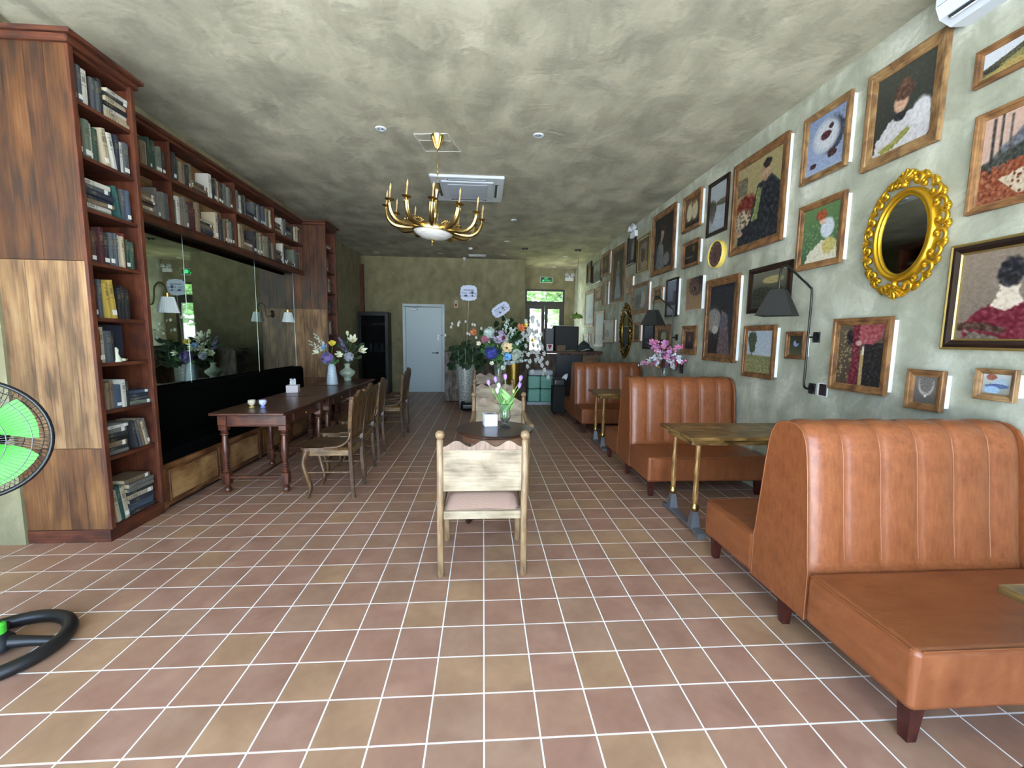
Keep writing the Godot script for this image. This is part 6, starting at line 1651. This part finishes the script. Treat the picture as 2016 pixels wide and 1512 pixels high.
# ---------------------------------------------------------------- far end: bar, floral stands, display cabinet, fan
func make_bar() -> void:
	var zc := -8.1
	var c := thing("bar_counter", "rustic plank bar counter with a thick wooden top", "counter", V(0.9, 0, zc))
	var o := V(0.9, 0, zc)
	var x := -0.87
	var k := 0
	while x < 2.62:
		var w := minf([0.17, 0.21, 0.14, 0.19][k % 4], 2.64 - x)
		var g := mb()
		g.uo = Vector2(rng.randf() * 3, rng.randf() * 3)
		part("plank", g.box(V(x + w / 2, 0.56, zc - 0.01 - 0.006 * (k % 3)) - o, V(w - 0.006, 1.08, 0.03), 0.003), M.grey_wood[k % 3 if x < 0.4 else 2], c)
		x += w; k += 1
	part("counter_body", mb().box(V(0.885, 0.55, zc - 0.32) - o, V(3.5, 1.06, 0.56)), M.grey_wood[2], c)
	part("countertop", mb().box(V(1.82, 1.135, zc - 0.22) - o, V(1.66, 0.055, 0.72), 0.006), M.shelf, c)
	part("countertop", mb().box(V(0.06, 1.12, zc - 0.25) - o, V(1.85, 0.04, 0.64), 0.006), M.grey_wood[1], c)
	part("slate_panel", mb().box(V(1.92, 0.7, zc + 0.03) - o, V(0.58, 0.74, 0.03), 0.003), col("1d242b", 0.4), c)
	part("end_block", mb().box(V(2.4, 0.95, zc + 0.02) - o, V(0.34, 0.24, 0.04), 0.004), M.plank[2], c)
	# things on the counter
	var em := thing("coffee_machine", "large black coffee machine on the bar counter", "machine", V(1.78, 1.163, -8.4))
	part("housing", mb().box(V(0.1, 0.28, 0), V(0.56, 0.55, 0.4), 0.02), col("050505", 0.6), em)
	part("side_panel", mb().box(V(-0.29, 0.26, 0), V(0.2, 0.5, 0.36), 0.01), col("3c4143", 0.4, 0.3), em)
	part("top_tray", mb().box(V(0, 0.565, 0), V(0.5, 0.02, 0.3), 0.004), col("7e827e", 0.4, 0.4), em)
	part("steam_wand", mb().tube(curve([V(-0.4, 0.48, 0.1), V(-0.43, 0.42, 0.16), V(-0.42, 0.26, 0.16)], 4), 0.008, 6), M.steel, em)
	var pk := thing("card_stand", "white card with a red drop emblem standing on the bar counter", "card", V(1.47, 1.163, -8.02), 5)
	part("card", mb().box(V(0, 0.075, 0), V(0.15, 0.15, 0.004)), M.white, pk)
	part("drop_emblem", mb().prism(PackedVector2Array([Vector2(0, -0.055), Vector2(0.025, -0.01), Vector2(0.045, 0.025), Vector2(0.035, 0.05), Vector2(0, 0.058), Vector2(-0.035, 0.05), Vector2(-0.045, 0.025), Vector2(-0.025, -0.01)]), 0.004, T3(V(0, 0.085, 0.004))), col("a01626", 0.5), pk)
	solo("cardboard_box", mb().box(V(0, 0.065, 0), V(0.2, 0.13, 0.14), 0.003), col("6e5a48", 0.8), "brown cardboard box in front of the coffee machine", "box", "", V(1.72, 1.163, -8.05))
	var lf := mb()
	for q in 4: lf.box(V(q * 0.025, 0.008 + q * 0.006, q * 0.012), V(0.2, 0.004, 0.14), 0.0, rot(Vector3.UP, 14 * q))
	solo("menu_sheets", lf, col("6f8a66", 0.7), "loose green and white menu sheets on the bar counter", "paper", "", V(1.9, 1.163, -8.0))
	solo("paper_sheet", mb().box(V(0, 0.03, 0), V(0.2, 0.004, 0.13), 0.0, rot(Vector3.BACK, 14)), M.white, "white sheet of paper on the end of the bar counter", "paper", "", V(2.26, 1.163, -8.0))
	var bg := mb()
	var bp := []
	for j in 7:
		for i in 17:
			var a := TAU * i / 16
			var f := j / 6.0
			var r := 0.2 * pow(1.0 - f, 0.5) * (1 + 0.14 * sin(a * 3 + j * 1.7) + 0.08 * sin(a * 7 + j))
			bp.append(V(cos(a) * r * 1.1, f * 0.2 * (1 + 0.2 * sin(a * 2)), -sin(a) * r * 0.6))
	solo("folded_cloth", bg.grid(bp, 17, 7), col("263236", 0.7), "crumpled dark green cloth bundle on the bar counter", "cloth", "", V(2.3, 1.163, -8.28))
	# pendant over the counter
	var pd := thing("pendant_lamp", "green scalloped glass pendant lamp over the bar counter", "pendant lamp", V(2.38, H, -9.5))
	part("cord", mb().tube([V(0, 0, 0), V(0, -1.36, 0)], 0.004, 5), M.bronze, pd)
	part("cap", mb().lathe([Vector2(0.0, -1.4), Vector2(0.03, -1.4), Vector2(0.02, -1.36), Vector2(0.006, -1.34)], 12), M.bronze, pd)
	for q in 10:
		var pp := []
		for j in 6:
			var f := j / 5.0
			for i in 5:
				var a := deg_to_rad(36.0 * q + i * 9.0)
				var rr := 0.025 + 0.13 * sin(f * PI * 0.5) + 0.006 * sin(i / 4.0 * PI)
				pp.append(V(cos(a) * rr, -1.385 - 0.1 * f * f - (0.018 * sin(i / 4.0 * PI) if j == 5 else 0.0), -sin(a) * rr))
		part("glass_panel", mb().grid(pp, 5, 6), soft("55762a"), pd)
	part("bulb", mb().ball(V(0, -1.46, 0), 0.025, 10), col("d8d3c0", 0.2), pd)
	# exit sign on its hanger
	var ex := thing("exit_sign", "green lit EXIT sign hanging above the glazed door", "sign", V(1.77, 3.1, -10.85))
	part("housing", mb().box(V(0, 0, 0), V(0.36, 0.17, 0.035), 0.004), col("a5aaa2", 0.4), ex)
	part("sign_face", mb().box(V(0, 0, 0.0185), V(0.315, 0.13, 0.003)), col("06301c", 0.4), ex)
	var gl := sm("46e08a", 0.5)
	gl.emission_enabled = true; gl.emission = Color("38e080"); gl.emission_energy_multiplier = 0.7
	text("EXIT", 0.06, 0.002, gl, ex, V(0, 0.028, 0.021))
	text("LỐI THOÁT", 0.052, 0.002, gl, ex, V(0, -0.032, 0.021))
	part("hanger", mb().tube([V(-0.13, 0.085, 0), V(-0.1, 0.36, 0)], 0.006, 5), col("8d8d84", 0.4), ex)
	var el := OmniLight3D.new()
	el.name = "exit_sign_light"
	add_child(el)
	el.position = V(1.77, 3.1, -10.76); el.light_color = Color("4dff9a"); el.light_energy = 0.003; el.omni_range = 14.0; el.omni_attenuation = 2.0; el.light_size = 0.05; el.shadow_enabled = true
	solo("fire_alarm_plate", mb().box(V(0, 0, 0.01), V(0.1, 0.2, 0.02), 0.004), col("b8ab9a", 0.6), "pale plate with a red mark on the wall beside the white door", "alarm", "", V(-0.72, 2.3, ZB))
	part("red_mark", mb().box(V(0, -0.03, 0.022), V(0.05, 0.06, 0.006), 0.002), col("8a2a24", 0.6), get_child(get_child_count() - 1))
	# green packs in clear wrap beside the counter
	for r in 3:
		for q in 2:
			var wrap := r == 2
			if wrap and q == 1: continue
			var t := thing("wrapped_pack", "white topped plastic bag lying on the green packs" if wrap else "pale green plastic wrapped pack stacked by the bar counter", "package", V(1.24, 0.64, -7.85) if wrap else V(1.1 + q * 0.275, 0.06 + r * 0.29, -7.85), 0, "" if wrap else "green packs by the bar counter")
			if wrap: part("bag", soft_box(V(0, 0.06, 0), V(0.53, 0.12, 0.3), 0.03), col("b9c4cc", 0.35), t)
			else:
				part("pack", soft_box(V(0, 0.14, 0), V(0.27, 0.28, 0.28), 0.03), col("6fae9d", 0.4), t)
				part("wrap_seam", mb().tube(curve([V(-0.12, 0.2, 0.142), V(-0.02, 0.17, 0.146), V(0.12, 0.21, 0.142)], 4), 0.004, 5), col("b5d8cf", 0.25), t)
	solo("pallet_board", mb().box(V(0, 0.03, 0), V(0.6, 0.06, 0.34), 0.004), col("a9b7bd", 0.6), "pale board under the green packs", "board", "", V(1.24, 0, -7.85))
	# waste bin
	var bn := thing("waste_bin", "tall black waste bin with a loose liner on castors", "bin", V(1.42, 0, -6.55))
	part("body", mb().box(V(0, 0.3, 0), V(0.24, 0.52, 0.26), 0.015), col("050506", 0.8), bn)
	part("liner", soft_box(V(0, 0.62, 0), V(0.25, 0.16, 0.27), 0.05), col("14171b", 0.3), bn)
	part("white_bag", mb().add(petal(0.16, 0.09, 0.6, 0.3), T3(V(0.06, 0.66, 0.1), rot(Vector3.BACK, -35))), soft("cfd6da"), bn)
	for sx in [-1, 1]:
		for sz in [-1, 1]: part("castor", mb().ball(V(sx * 0.09, 0.022, sz * 0.1), V(0.012, 0.022, 0.022), 10), M.iron, bn)
	# black display cabinet
	M.smoked = sm(Color(0.05, 0.06, 0.06, 0.45), 0.04)
	M.smoked.transparency = BaseMaterial3D.TRANSPARENCY_ALPHA
	M.smoked.metallic_specular = 0.3
	var dc := thing("display_cabinet", "black glass-fronted display cabinet standing in the corner", "cabinet", V(-2.735, 0, -9.62))
	part("carcass", mb().box(V(-0.34, 1.02, 0), V(0.04, 2.04, 0.4), 0.003).box(V(0.34, 1.02, 0), V(0.04, 2.04, 0.4), 0.003).box(V(0, 2.02, 0), V(0.68, 0.04, 0.4), 0.003).box(V(0, 0.04, 0), V(0.68, 0.08, 0.4), 0.003).box(V(0, 1.02, -0.19), V(0.68, 2.0, 0.02)), col("0b0c0d", 0.45), dc)
	for y in [0.55, 1.05, 1.72]: part("shelf", mb().box(V(0, y, 0), V(0.64, 0.02, 0.34), 0.002), col("3a4045", 0.3), dc)
	var dd := part("door", mb().box(V(-0.325, 1.02, 0.21), V(0.07, 2.0, 0.022), 0.002).box(V(0.325, 1.02, 0.21), V(0.07, 2.0, 0.022), 0.002).box(V(0, 1.98, 0.21), V(0.58, 0.07, 0.022), 0.002).box(V(0, 0.06, 0.21), V(0.58, 0.08, 0.022), 0.002), col("14181a", 0.4), dc)
	part("pane", mb().box(V(0, 1.02, 0.205), V(0.6, 1.88, 0.006)), M.smoked, dd)
	for q in 3:
		var pt := thing("glass_jug", "clear glass jug on the middle shelf of the display cabinet", "jug", V(-2.85 + q * 0.14, 1.06, -9.6), 0, "jugs in the display cabinet")
		part("body", mb().lathe([Vector2(0, 0), Vector2(0.05, 0), Vector2(0.055, 0.1), Vector2(0.04, 0.17), Vector2(0.045, 0.2)], 20), sm("6e7c84", 0.2), pt)
	for q in 2: solo("folded_napkins", mb().box(V(0, 0.02, 0), V(0.15, 0.04, 0.16), 0.006), col("9fb0bb", 0.7), "white napkin bundle on the upper shelf of the display cabinet", "napkins", "napkins in the display cabinet", V(-2.72 + q * 0.2, 1.73, -9.6))
	solo("trinket_box", mb().box(V(0, 0.05, 0), V(0.1, 0.1, 0.08), 0.008), col("8d6aa0", 0.5), "small purple box on the upper shelf of the display cabinet", "box", "", V(-2.98, 1.73, -9.58))
	make_stands()
	make_fan()

func greeting_board(at: Vector3, b: Basis, w: float, h: float, label: String, foot: Vector3) -> void:
	var t := thing("greeting_board", label, "sign", at)
	var pl := PackedVector2Array()
	for i in 64:
		var a := TAU * i / 64
		var e := 1.0 + 0.035 * cos(a * 12)
		pl.append(Vector2(signf(cos(a)) * pow(absf(cos(a)), 0.55) * w / 2 * e, signf(sin(a)) * pow(absf(sin(a)), 0.55) * h / 2 * e))
	part("board", mb().prism(pl, 0.006, T3(Vector3.ZERO, b), true), col("c3cce2", 0.6), t)
	var ink := col("3d4767", 0.7)
	var ln := mb()
	for k in 9: ln.box(b * V((k - 4) * w * 0.072, h * 0.19, 0.005), V(w * 0.055, h * 0.055, 0.002), 0.0, b)
	part("printed_line", ln, ink, t)
	text("Chúc Mừng", h * 0.2, 0.001, ink, t, b * V(0, -h * 0.0, 0.004), b, true)
	text("Khai Trương Hồng Phát", h * 0.13, 0.001, ink, t, b * V(0, -h * 0.2, 0.004), b, true)
	part("stick", mb().tube([b * V(0, -h * 0.4, -0.006), foot - at], 0.005, 6), col("b9b29a", 0.7), t)

func make_stands() -> void:
	# tall silver mosaic vase with dark leaves and orchid stems
	var mo := ramp_tex([[noise_img(128, 128, 0.16, 430, 3, 6.0), 0.9], [noise_img(128, 128, 0.4, 431, 1), 0.2]], [Color("3c403b"), Color("8a8f88"), Color("c9cdc6"), Color("e8eae4")], Vector2i(128, 128))
	var ms := sm(Color.WHITE, 0.3, 0.3, mo, 3.0)
	vase("floor_vase", "tall silver mosaic floor vase with dark leaves and orchid stems", [[0, 0], [0.13, 0], [0.135, 0.02], [0.165, 0.45], [0.2, 0.85], [0.205, 0.9], [0.19, 0.9], [0.18, 0.86], [0.0, 0.8]], ms, V(-0.36, 0, -7.3))
	var r := V(-0.36, 0.86, -7.3)
	for k in 20:
		var a := k * 2.4
		var d := 0.2 + 0.16 * fposmod(k * 0.37, 1.0)
		sprig("dark_leaf_sprig", "dark glossy leaf sprig in the silver floor vase", "leaf sprigs in the silver floor vase", r + V(cos(a) * 0.06, 0, sin(a) * 0.06), r + V(cos(a) * d * 1.3, -0.08 + 0.55 * fposmod(k * 0.53, 1.0), sin(a) * d), 0.17, M.leaf_dark, 9)
	for k in 7:
		var tip: Vector3 = r + [V(-0.42, 0.62, 0.1), V(-0.16, 0.86, 0.05), V(-0.02, 0.9, 0.0), V(0.12, 0.84, 0.1), V(0.34, 0.66, 0.12), V(0.46, 0.5, 0.0), V(0.02, 0.66, 0.15)][k]
		orchid_stem(r, tip, tip + V(signf(tip.x - r.x) * 0.16, -0.08, 0.05), 3, 0.035, "thin orchid stem with small white blooms in the silver floor vase", "orchid stems in the silver floor vase")
	for k in 8:
		var a := k * 0.8
		var t := thing("hanging_ribbon", "thin silvery ribbon hanging among the leaves of the silver floor vase", "ribbon", r + V(cos(a) * 0.2, 0.42 - 0.03 * k, sin(a) * 0.14 + 0.1), 0, "ribbons on the silver floor vase")
		part("ribbon", mb().tube([V(0, 0, 0), V(0.01, -0.16, 0.01), V(0, -0.3, 0)], 0.005, 5), col("8d9488", 0.5), t)
	greeting_board(V(-0.304, 2.323, -7.28), Basis.IDENTITY, 0.33, 0.3, "upright white scalloped greeting board above the silver floor vase", r + V(0, 0.1, 0))
	# gold floor vase with white orchids
	vase("floor_vase", "tall plain gold floor vase with white orchids", [[0, 0], [0.12, 0], [0.12, 0.02], [0.13, 0.5], [0.15, 0.98], [0.152, 1.0], [0.14, 1.0], [0.13, 0.95], [0, 0.9]], sm("b79a4e", 0.3, 0.9), V(0.6, 0, -7.1))
	var q := V(0.6, 0.97, -7.1)
	for k in 12:
		var a := k * 2.4
		sprig("dark_leaf_sprig", "dark leaf sprig rising above the gold floor vase", "leaf sprigs in the gold floor vase", q, q + V(cos(a) * 0.3 - 0.05, 0.3 + 0.6 * fposmod(k * 0.41, 1.0), sin(a) * 0.2), 0.16, M.leaf_dark, 7)
	var tips := [[V(0.38, 0.86, 0.1), V(0.5, 0.3, 0.12), 12], [V(0.3, 0.62, 0.2), V(0.46, 0.02, 0.16), 12], [V(0.46, 0.6, 0.0), V(0.62, -0.02, 0.05), 10], [V(0.2, 0.5, 0.25), V(0.3, -0.18, 0.25), 9], [V(-0.12, 0.62, 0.1), V(-0.22, 0.3, 0.16), 8], [V(0.42, 0.2, 0.2), V(0.64, -0.3, 0.1), 8]]
	for s in tips: orchid_stem(q, q + s[0], q + s[1], s[2], 0.055, "arching spray of white orchids from the gold floor vase", "white orchid sprays in the gold floor vase")
	greeting_board(V(0.33, 1.99, -7.05), rot(Vector3.BACK, 34), 0.36, 0.22, "tilted white scalloped greeting board above the gold floor vase", q + V(0.1, 0.3, 0))
	var bk := thing("black_bag", "crumpled black plastic bag on the floor by the silver floor vase", "bag", V(-0.3, 0, -6.98))
	part("body", soft_box(V(0, 0.08, 0), V(0.3, 0.16, 0.22), 0.06), col("0b0c0e", 0.3), bk)
	part("knot", mb().ball(V(-0.1, 0.15, 0), V(0.05, 0.04, 0.05), 10), col("0b0c0e", 0.3), bk)
	# mixed bouquet on the second round table
	var gv := thing("glass_vase", "tall clear glass vase holding the mixed bouquet on the second round table", "vase", V(0.22, 0.714, -4.98))
	part("body", mb().lathe([Vector2(0, 0), Vector2(0.06, 0), Vector2(0.06, 0.02), Vector2(0.05, 0.15), Vector2(0.07, 0.34), Vector2(0.066, 0.34), Vector2(0.045, 0.15), Vector2(0.055, 0.025), Vector2(0, 0.02)], 28), M.vase_glass, gv)
	var p := V(0.22, 0.98, -4.98)
	var mx := " in the mixed bouquet on the second round table"
	var fl := [["peony", "pink peony bud", "rose", -0.2, 0.42, 0.08, 0.075, "9a5a70"], ["hydrangea", "deep blue hydrangea head", "hydrangea", -0.11, 0.24, 0.16, 0.1, "343c8c"], ["anemone", "large cream anemone", "anemone", 0.11, 0.31, 0.18, 0.11, "d8c193"], ["anemone", "light blue anemone", "anemone", 0.12, 0.18, 0.2, 0.075, "6ba3dc"], ["lily", "orange lily", "anemone", -0.36, 0.53, 0.05, 0.07, "b5673a"], ["lily", "orange and yellow lily", "rose", 0.32, 0.6, 0.04, 0.08, "b9683c"], ["daffodil", "yellow daffodil facing the picture wall", "star", 0.48, 0.42, 0.05, 0.08, ""], ["daffodil", "pale daffodil at the top", "star", 0.38, 0.64, 0.0, 0.08, ""], ["hydrangea", "pale mint hydrangea head", "hydrangea", -0.14, 0.53, 0.02, 0.09, "b5c9c2"], ["hydrangea", "mauve hydrangea head", "hydrangea", 0.0, 0.47, 0.08, 0.1, "a393ad"], ["hydrangea", "grey white hydrangea head", "hydrangea", 0.26, 0.2, 0.14, 0.1, "a3ad9f"], ["rose", "tiny dark red rose", "rose", 0.06, 0.46, 0.14, 0.04, "5a1a24"], ["snowdrop", "small white flower hanging low", "lily", -0.1, 0.08, 0.2, 0.07, ""], ["snowdrop", "tiny white anemone", "anemone", 0.06, 0.02, 0.16, 0.05, "c6d6c6"], ["jasmine", "white star flower beside the peony", "lily", -0.28, 0.36, 0.08, 0.08, ""]]
	for f in fl: flower(f[0], f[1] + mx, "flowers of the mixed bouquet", f[2], p, p + V(f[3], f[4], f[5]), V(f[3] * 1.5, 0.35, 1), f[6], f[7])
	var sp := [[0.14, 0.74, 0.02, "b9c3c0", 0.045], [0.27, 0.62, 0.0, "b3bfc0", 0.04], [0.36, 0.44, 0.1, "a9b9bd", 0.05], [0.4, 0.26, 0.14, "a5b3b5", 0.045], [0.46, 0.14, 0.16, "a9b5b8", 0.045]]
	for s in sp: spike("delphinium", "pale grey blue delphinium spike" + mx, "delphinium spikes of the mixed bouquet", p, p + V(s[0], s[1], s[2]), 0.45, s[4], s[3], 18)
	for k in 3: spike("baby_breath", "tiny white blossom spray" + mx, "white sprays of the mixed bouquet", p, p + V(0.12 + 0.03 * k, 0.5 + 0.04 * k, 0.1), 0.6, 0.016, "d8d3d3", 16)
	for k in 10:
		var a := k * 2.4
		sprig("leaf_sprig", "green leaf sprig" + mx, "leaf sprigs of the mixed bouquet", p, p + V(cos(a) * 0.3 + 0.05, 0.15 + 0.4 * fposmod(k * 0.47, 1.0), sin(a) * 0.16), 0.12, M.leaf if k % 2 else M.leaf_dark, 7)
	solo("saucer", mb().lathe([Vector2(0, 0), Vector2(0.05, 0), Vector2(0.09, 0.014), Vector2(0.088, 0.017), Vector2(0.05, 0.006), Vector2(0, 0.005)], 28), M.white, "white saucer on the second round table", "saucer", "", V(0.36, 0.714, -4.93))

func orchid_stem(root: Vector3, top: Vector3, tip: Vector3, n: int, r: float, label: String, group: String) -> void:
	var t := thing("orchid_spray", label, "flower", root, 0, group)
	var c := curve([Vector3.ZERO, (top - root) * V(0.4, 0.7, 0.4), top - root, tip - root], 6)
	part("stem", mb().tube(c, 0.004, 5), col("4a4a30", 0.7), t)
	for k in n:
		var i: int = c.size() - 1 - int(k * (10.0 / n))
		var f := V(sin(k * 1.9) * 0.6, 0.15, 1).normalized()
		var pos: Vector3 = c[i] + V(cos(k * 2.6), sin(k * 1.7) * 0.4, 0.4) * r * 0.8
		for b in bloom("orchid", r):
			if b[0] == "petals": part("bloom", b[1], b[2], t, pos, up_to(f))

func make_fan() -> void:
	var t := thing("pedestal_fan", "black pedestal fan with bright green blades beside the bookcase", "fan", V(-2.17, 0, -0.53))
	var ring := []
	for i in 40: ring.append(V(cos(TAU * i / 40) * 0.225, 0.03, sin(TAU * i / 40) * 0.225))
	part("base_ring", mb().tube(ring, 0.03, 10, true), col("0f1012", 0.45), t)
	for k in 3:
		var b := rot(Vector3.UP, 120 * k + 10)
		part("base_spoke", mb().tube([b * V(0.03, 0.055, 0), b * V(0.12, 0.045, 0), b * V(0.22, 0.03, 0)], [0.03, 0.022, 0.02], 8), col("0f1012", 0.45), t)
	part("base_hub", mb().lathe([Vector2(0, 0.02), Vector2(0.06, 0.03), Vector2(0.055, 0.07), Vector2(0.03, 0.1), Vector2(0, 0.1)], 20), col("14161a", 0.4), t)
	part("collar", mb().lathe([Vector2(0.032, 0.1), Vector2(0.032, 0.14), Vector2(0.02, 0.15)], 16), col("4fc23a", 0.4), t)
	part("pole", mb().tube([V(0, 0.1, 0), V(0, 0.8, 0)], 0.014, 12), M.steel, t)
	part("control_box", mb().box(V(0, 0.78, 0.0), V(0.11, 0.14, 0.09), 0.015), col("111214", 0.4), t)
	var ax := V(0.42, 0.04, 0.9).normalized()
	var b := up_to(ax)
	var c := V(0, 0.985, 0)
	part("motor", mb().lathe([Vector2(0, -0.16), Vector2(0.06, -0.15), Vector2(0.075, -0.08), Vector2(0.07, -0.02), Vector2(0.0, -0.015)], 20), col("101113", 0.4), t, c, b)
	var R := 0.255
	var rim := []
	for i in 48: rim.append(V(cos(TAU * i / 48) * R, 0.03, sin(TAU * i / 48) * R))
	part("rim", mb().tube(rim, 0.009, 8, true), col("0d0e10", 0.4), t, c, b)
	var band := mb().lathe([Vector2(R + 0.004, 0.018), Vector2(R + 0.006, 0.03), Vector2(R + 0.004, 0.042)], 48)
	part("rim_band", band, col("17191c", 0.4), t, c, b)
	# wire guards, front (out along +y) and back
	for e in [1.0, -1.0]:
		var g := mb()
		var dep := 0.075 if e > 0 else 0.085
		for k in 84:
			var d := rot(Vector3.UP, k * 360.0 / 84) * V(1, 0, 0)
			g.tube([d * 0.055 + V(0, 0.03 + e * dep, 0), d * 0.17 + V(0, 0.03 + e * dep * 0.86, 0), d * 0.225 + V(0, 0.03 + e * dep * 0.55, 0), d * R + V(0, 0.03, 0)], 0.0011, 4)
		for rr in [[0.055, 1.0], [0.14, 0.92], [0.21, 0.65]]:
			var cr := []
			for i in 40: cr.append(V(cos(TAU * i / 40) * rr[0], 0.03 + e * dep * rr[1], sin(TAU * i / 40) * rr[0]))
			g.tube(cr, 0.002, 5, true)
		part("front_guard" if e > 0 else "back_guard", g, col("5d5f63" if e > 0 else "2a2b2e", 0.35, 0.6), t, c, b)
	part("guard_badge", mb().lathe([Vector2(0, 0.1), Vector2(0.05, 0.1), Vector2(0.056, 0.108), Vector2(0, 0.112)], 24), col("8d979e", 0.4), t, c, b)
	var gm := sm("4fd83a", 0.45)
	gm.cull_mode = BaseMaterial3D.CULL_DISABLED
	part("blade_hub", mb().lathe([Vector2(0, 0.0), Vector2(0.045, 0.0), Vector2(0.04, 0.05), Vector2(0, 0.06)], 20), gm, t, c, b)
	for k in 5:
		var pts := []
		for j in 7:
			var f := j / 6.0
			var r := lerpf(0.04, 0.22, f)
			var half := lerpf(0.2, 0.46, sin(f * PI * 0.62))
			for i in 7:
				var a := (i / 6.0 * 2 - 1) * half + 0.25 * f
				pts.append(V(cos(a) * r, 0.03 + (i / 6.0 - 0.5) * 0.05 * (1.2 - f * 0.4), sin(a) * r))
		part("blade", mb().grid(pts, 7, 7), gm, t, c, b * rot(Vector3.UP, 72 * k + 20))

func _ready() -> void:
	rng.seed = 20240611
	make_view()
	make_materials()
	make_shell()
	make_left()
	make_seats()
	make_pictures()
	make_ceiling()
	make_small()
	make_bar()
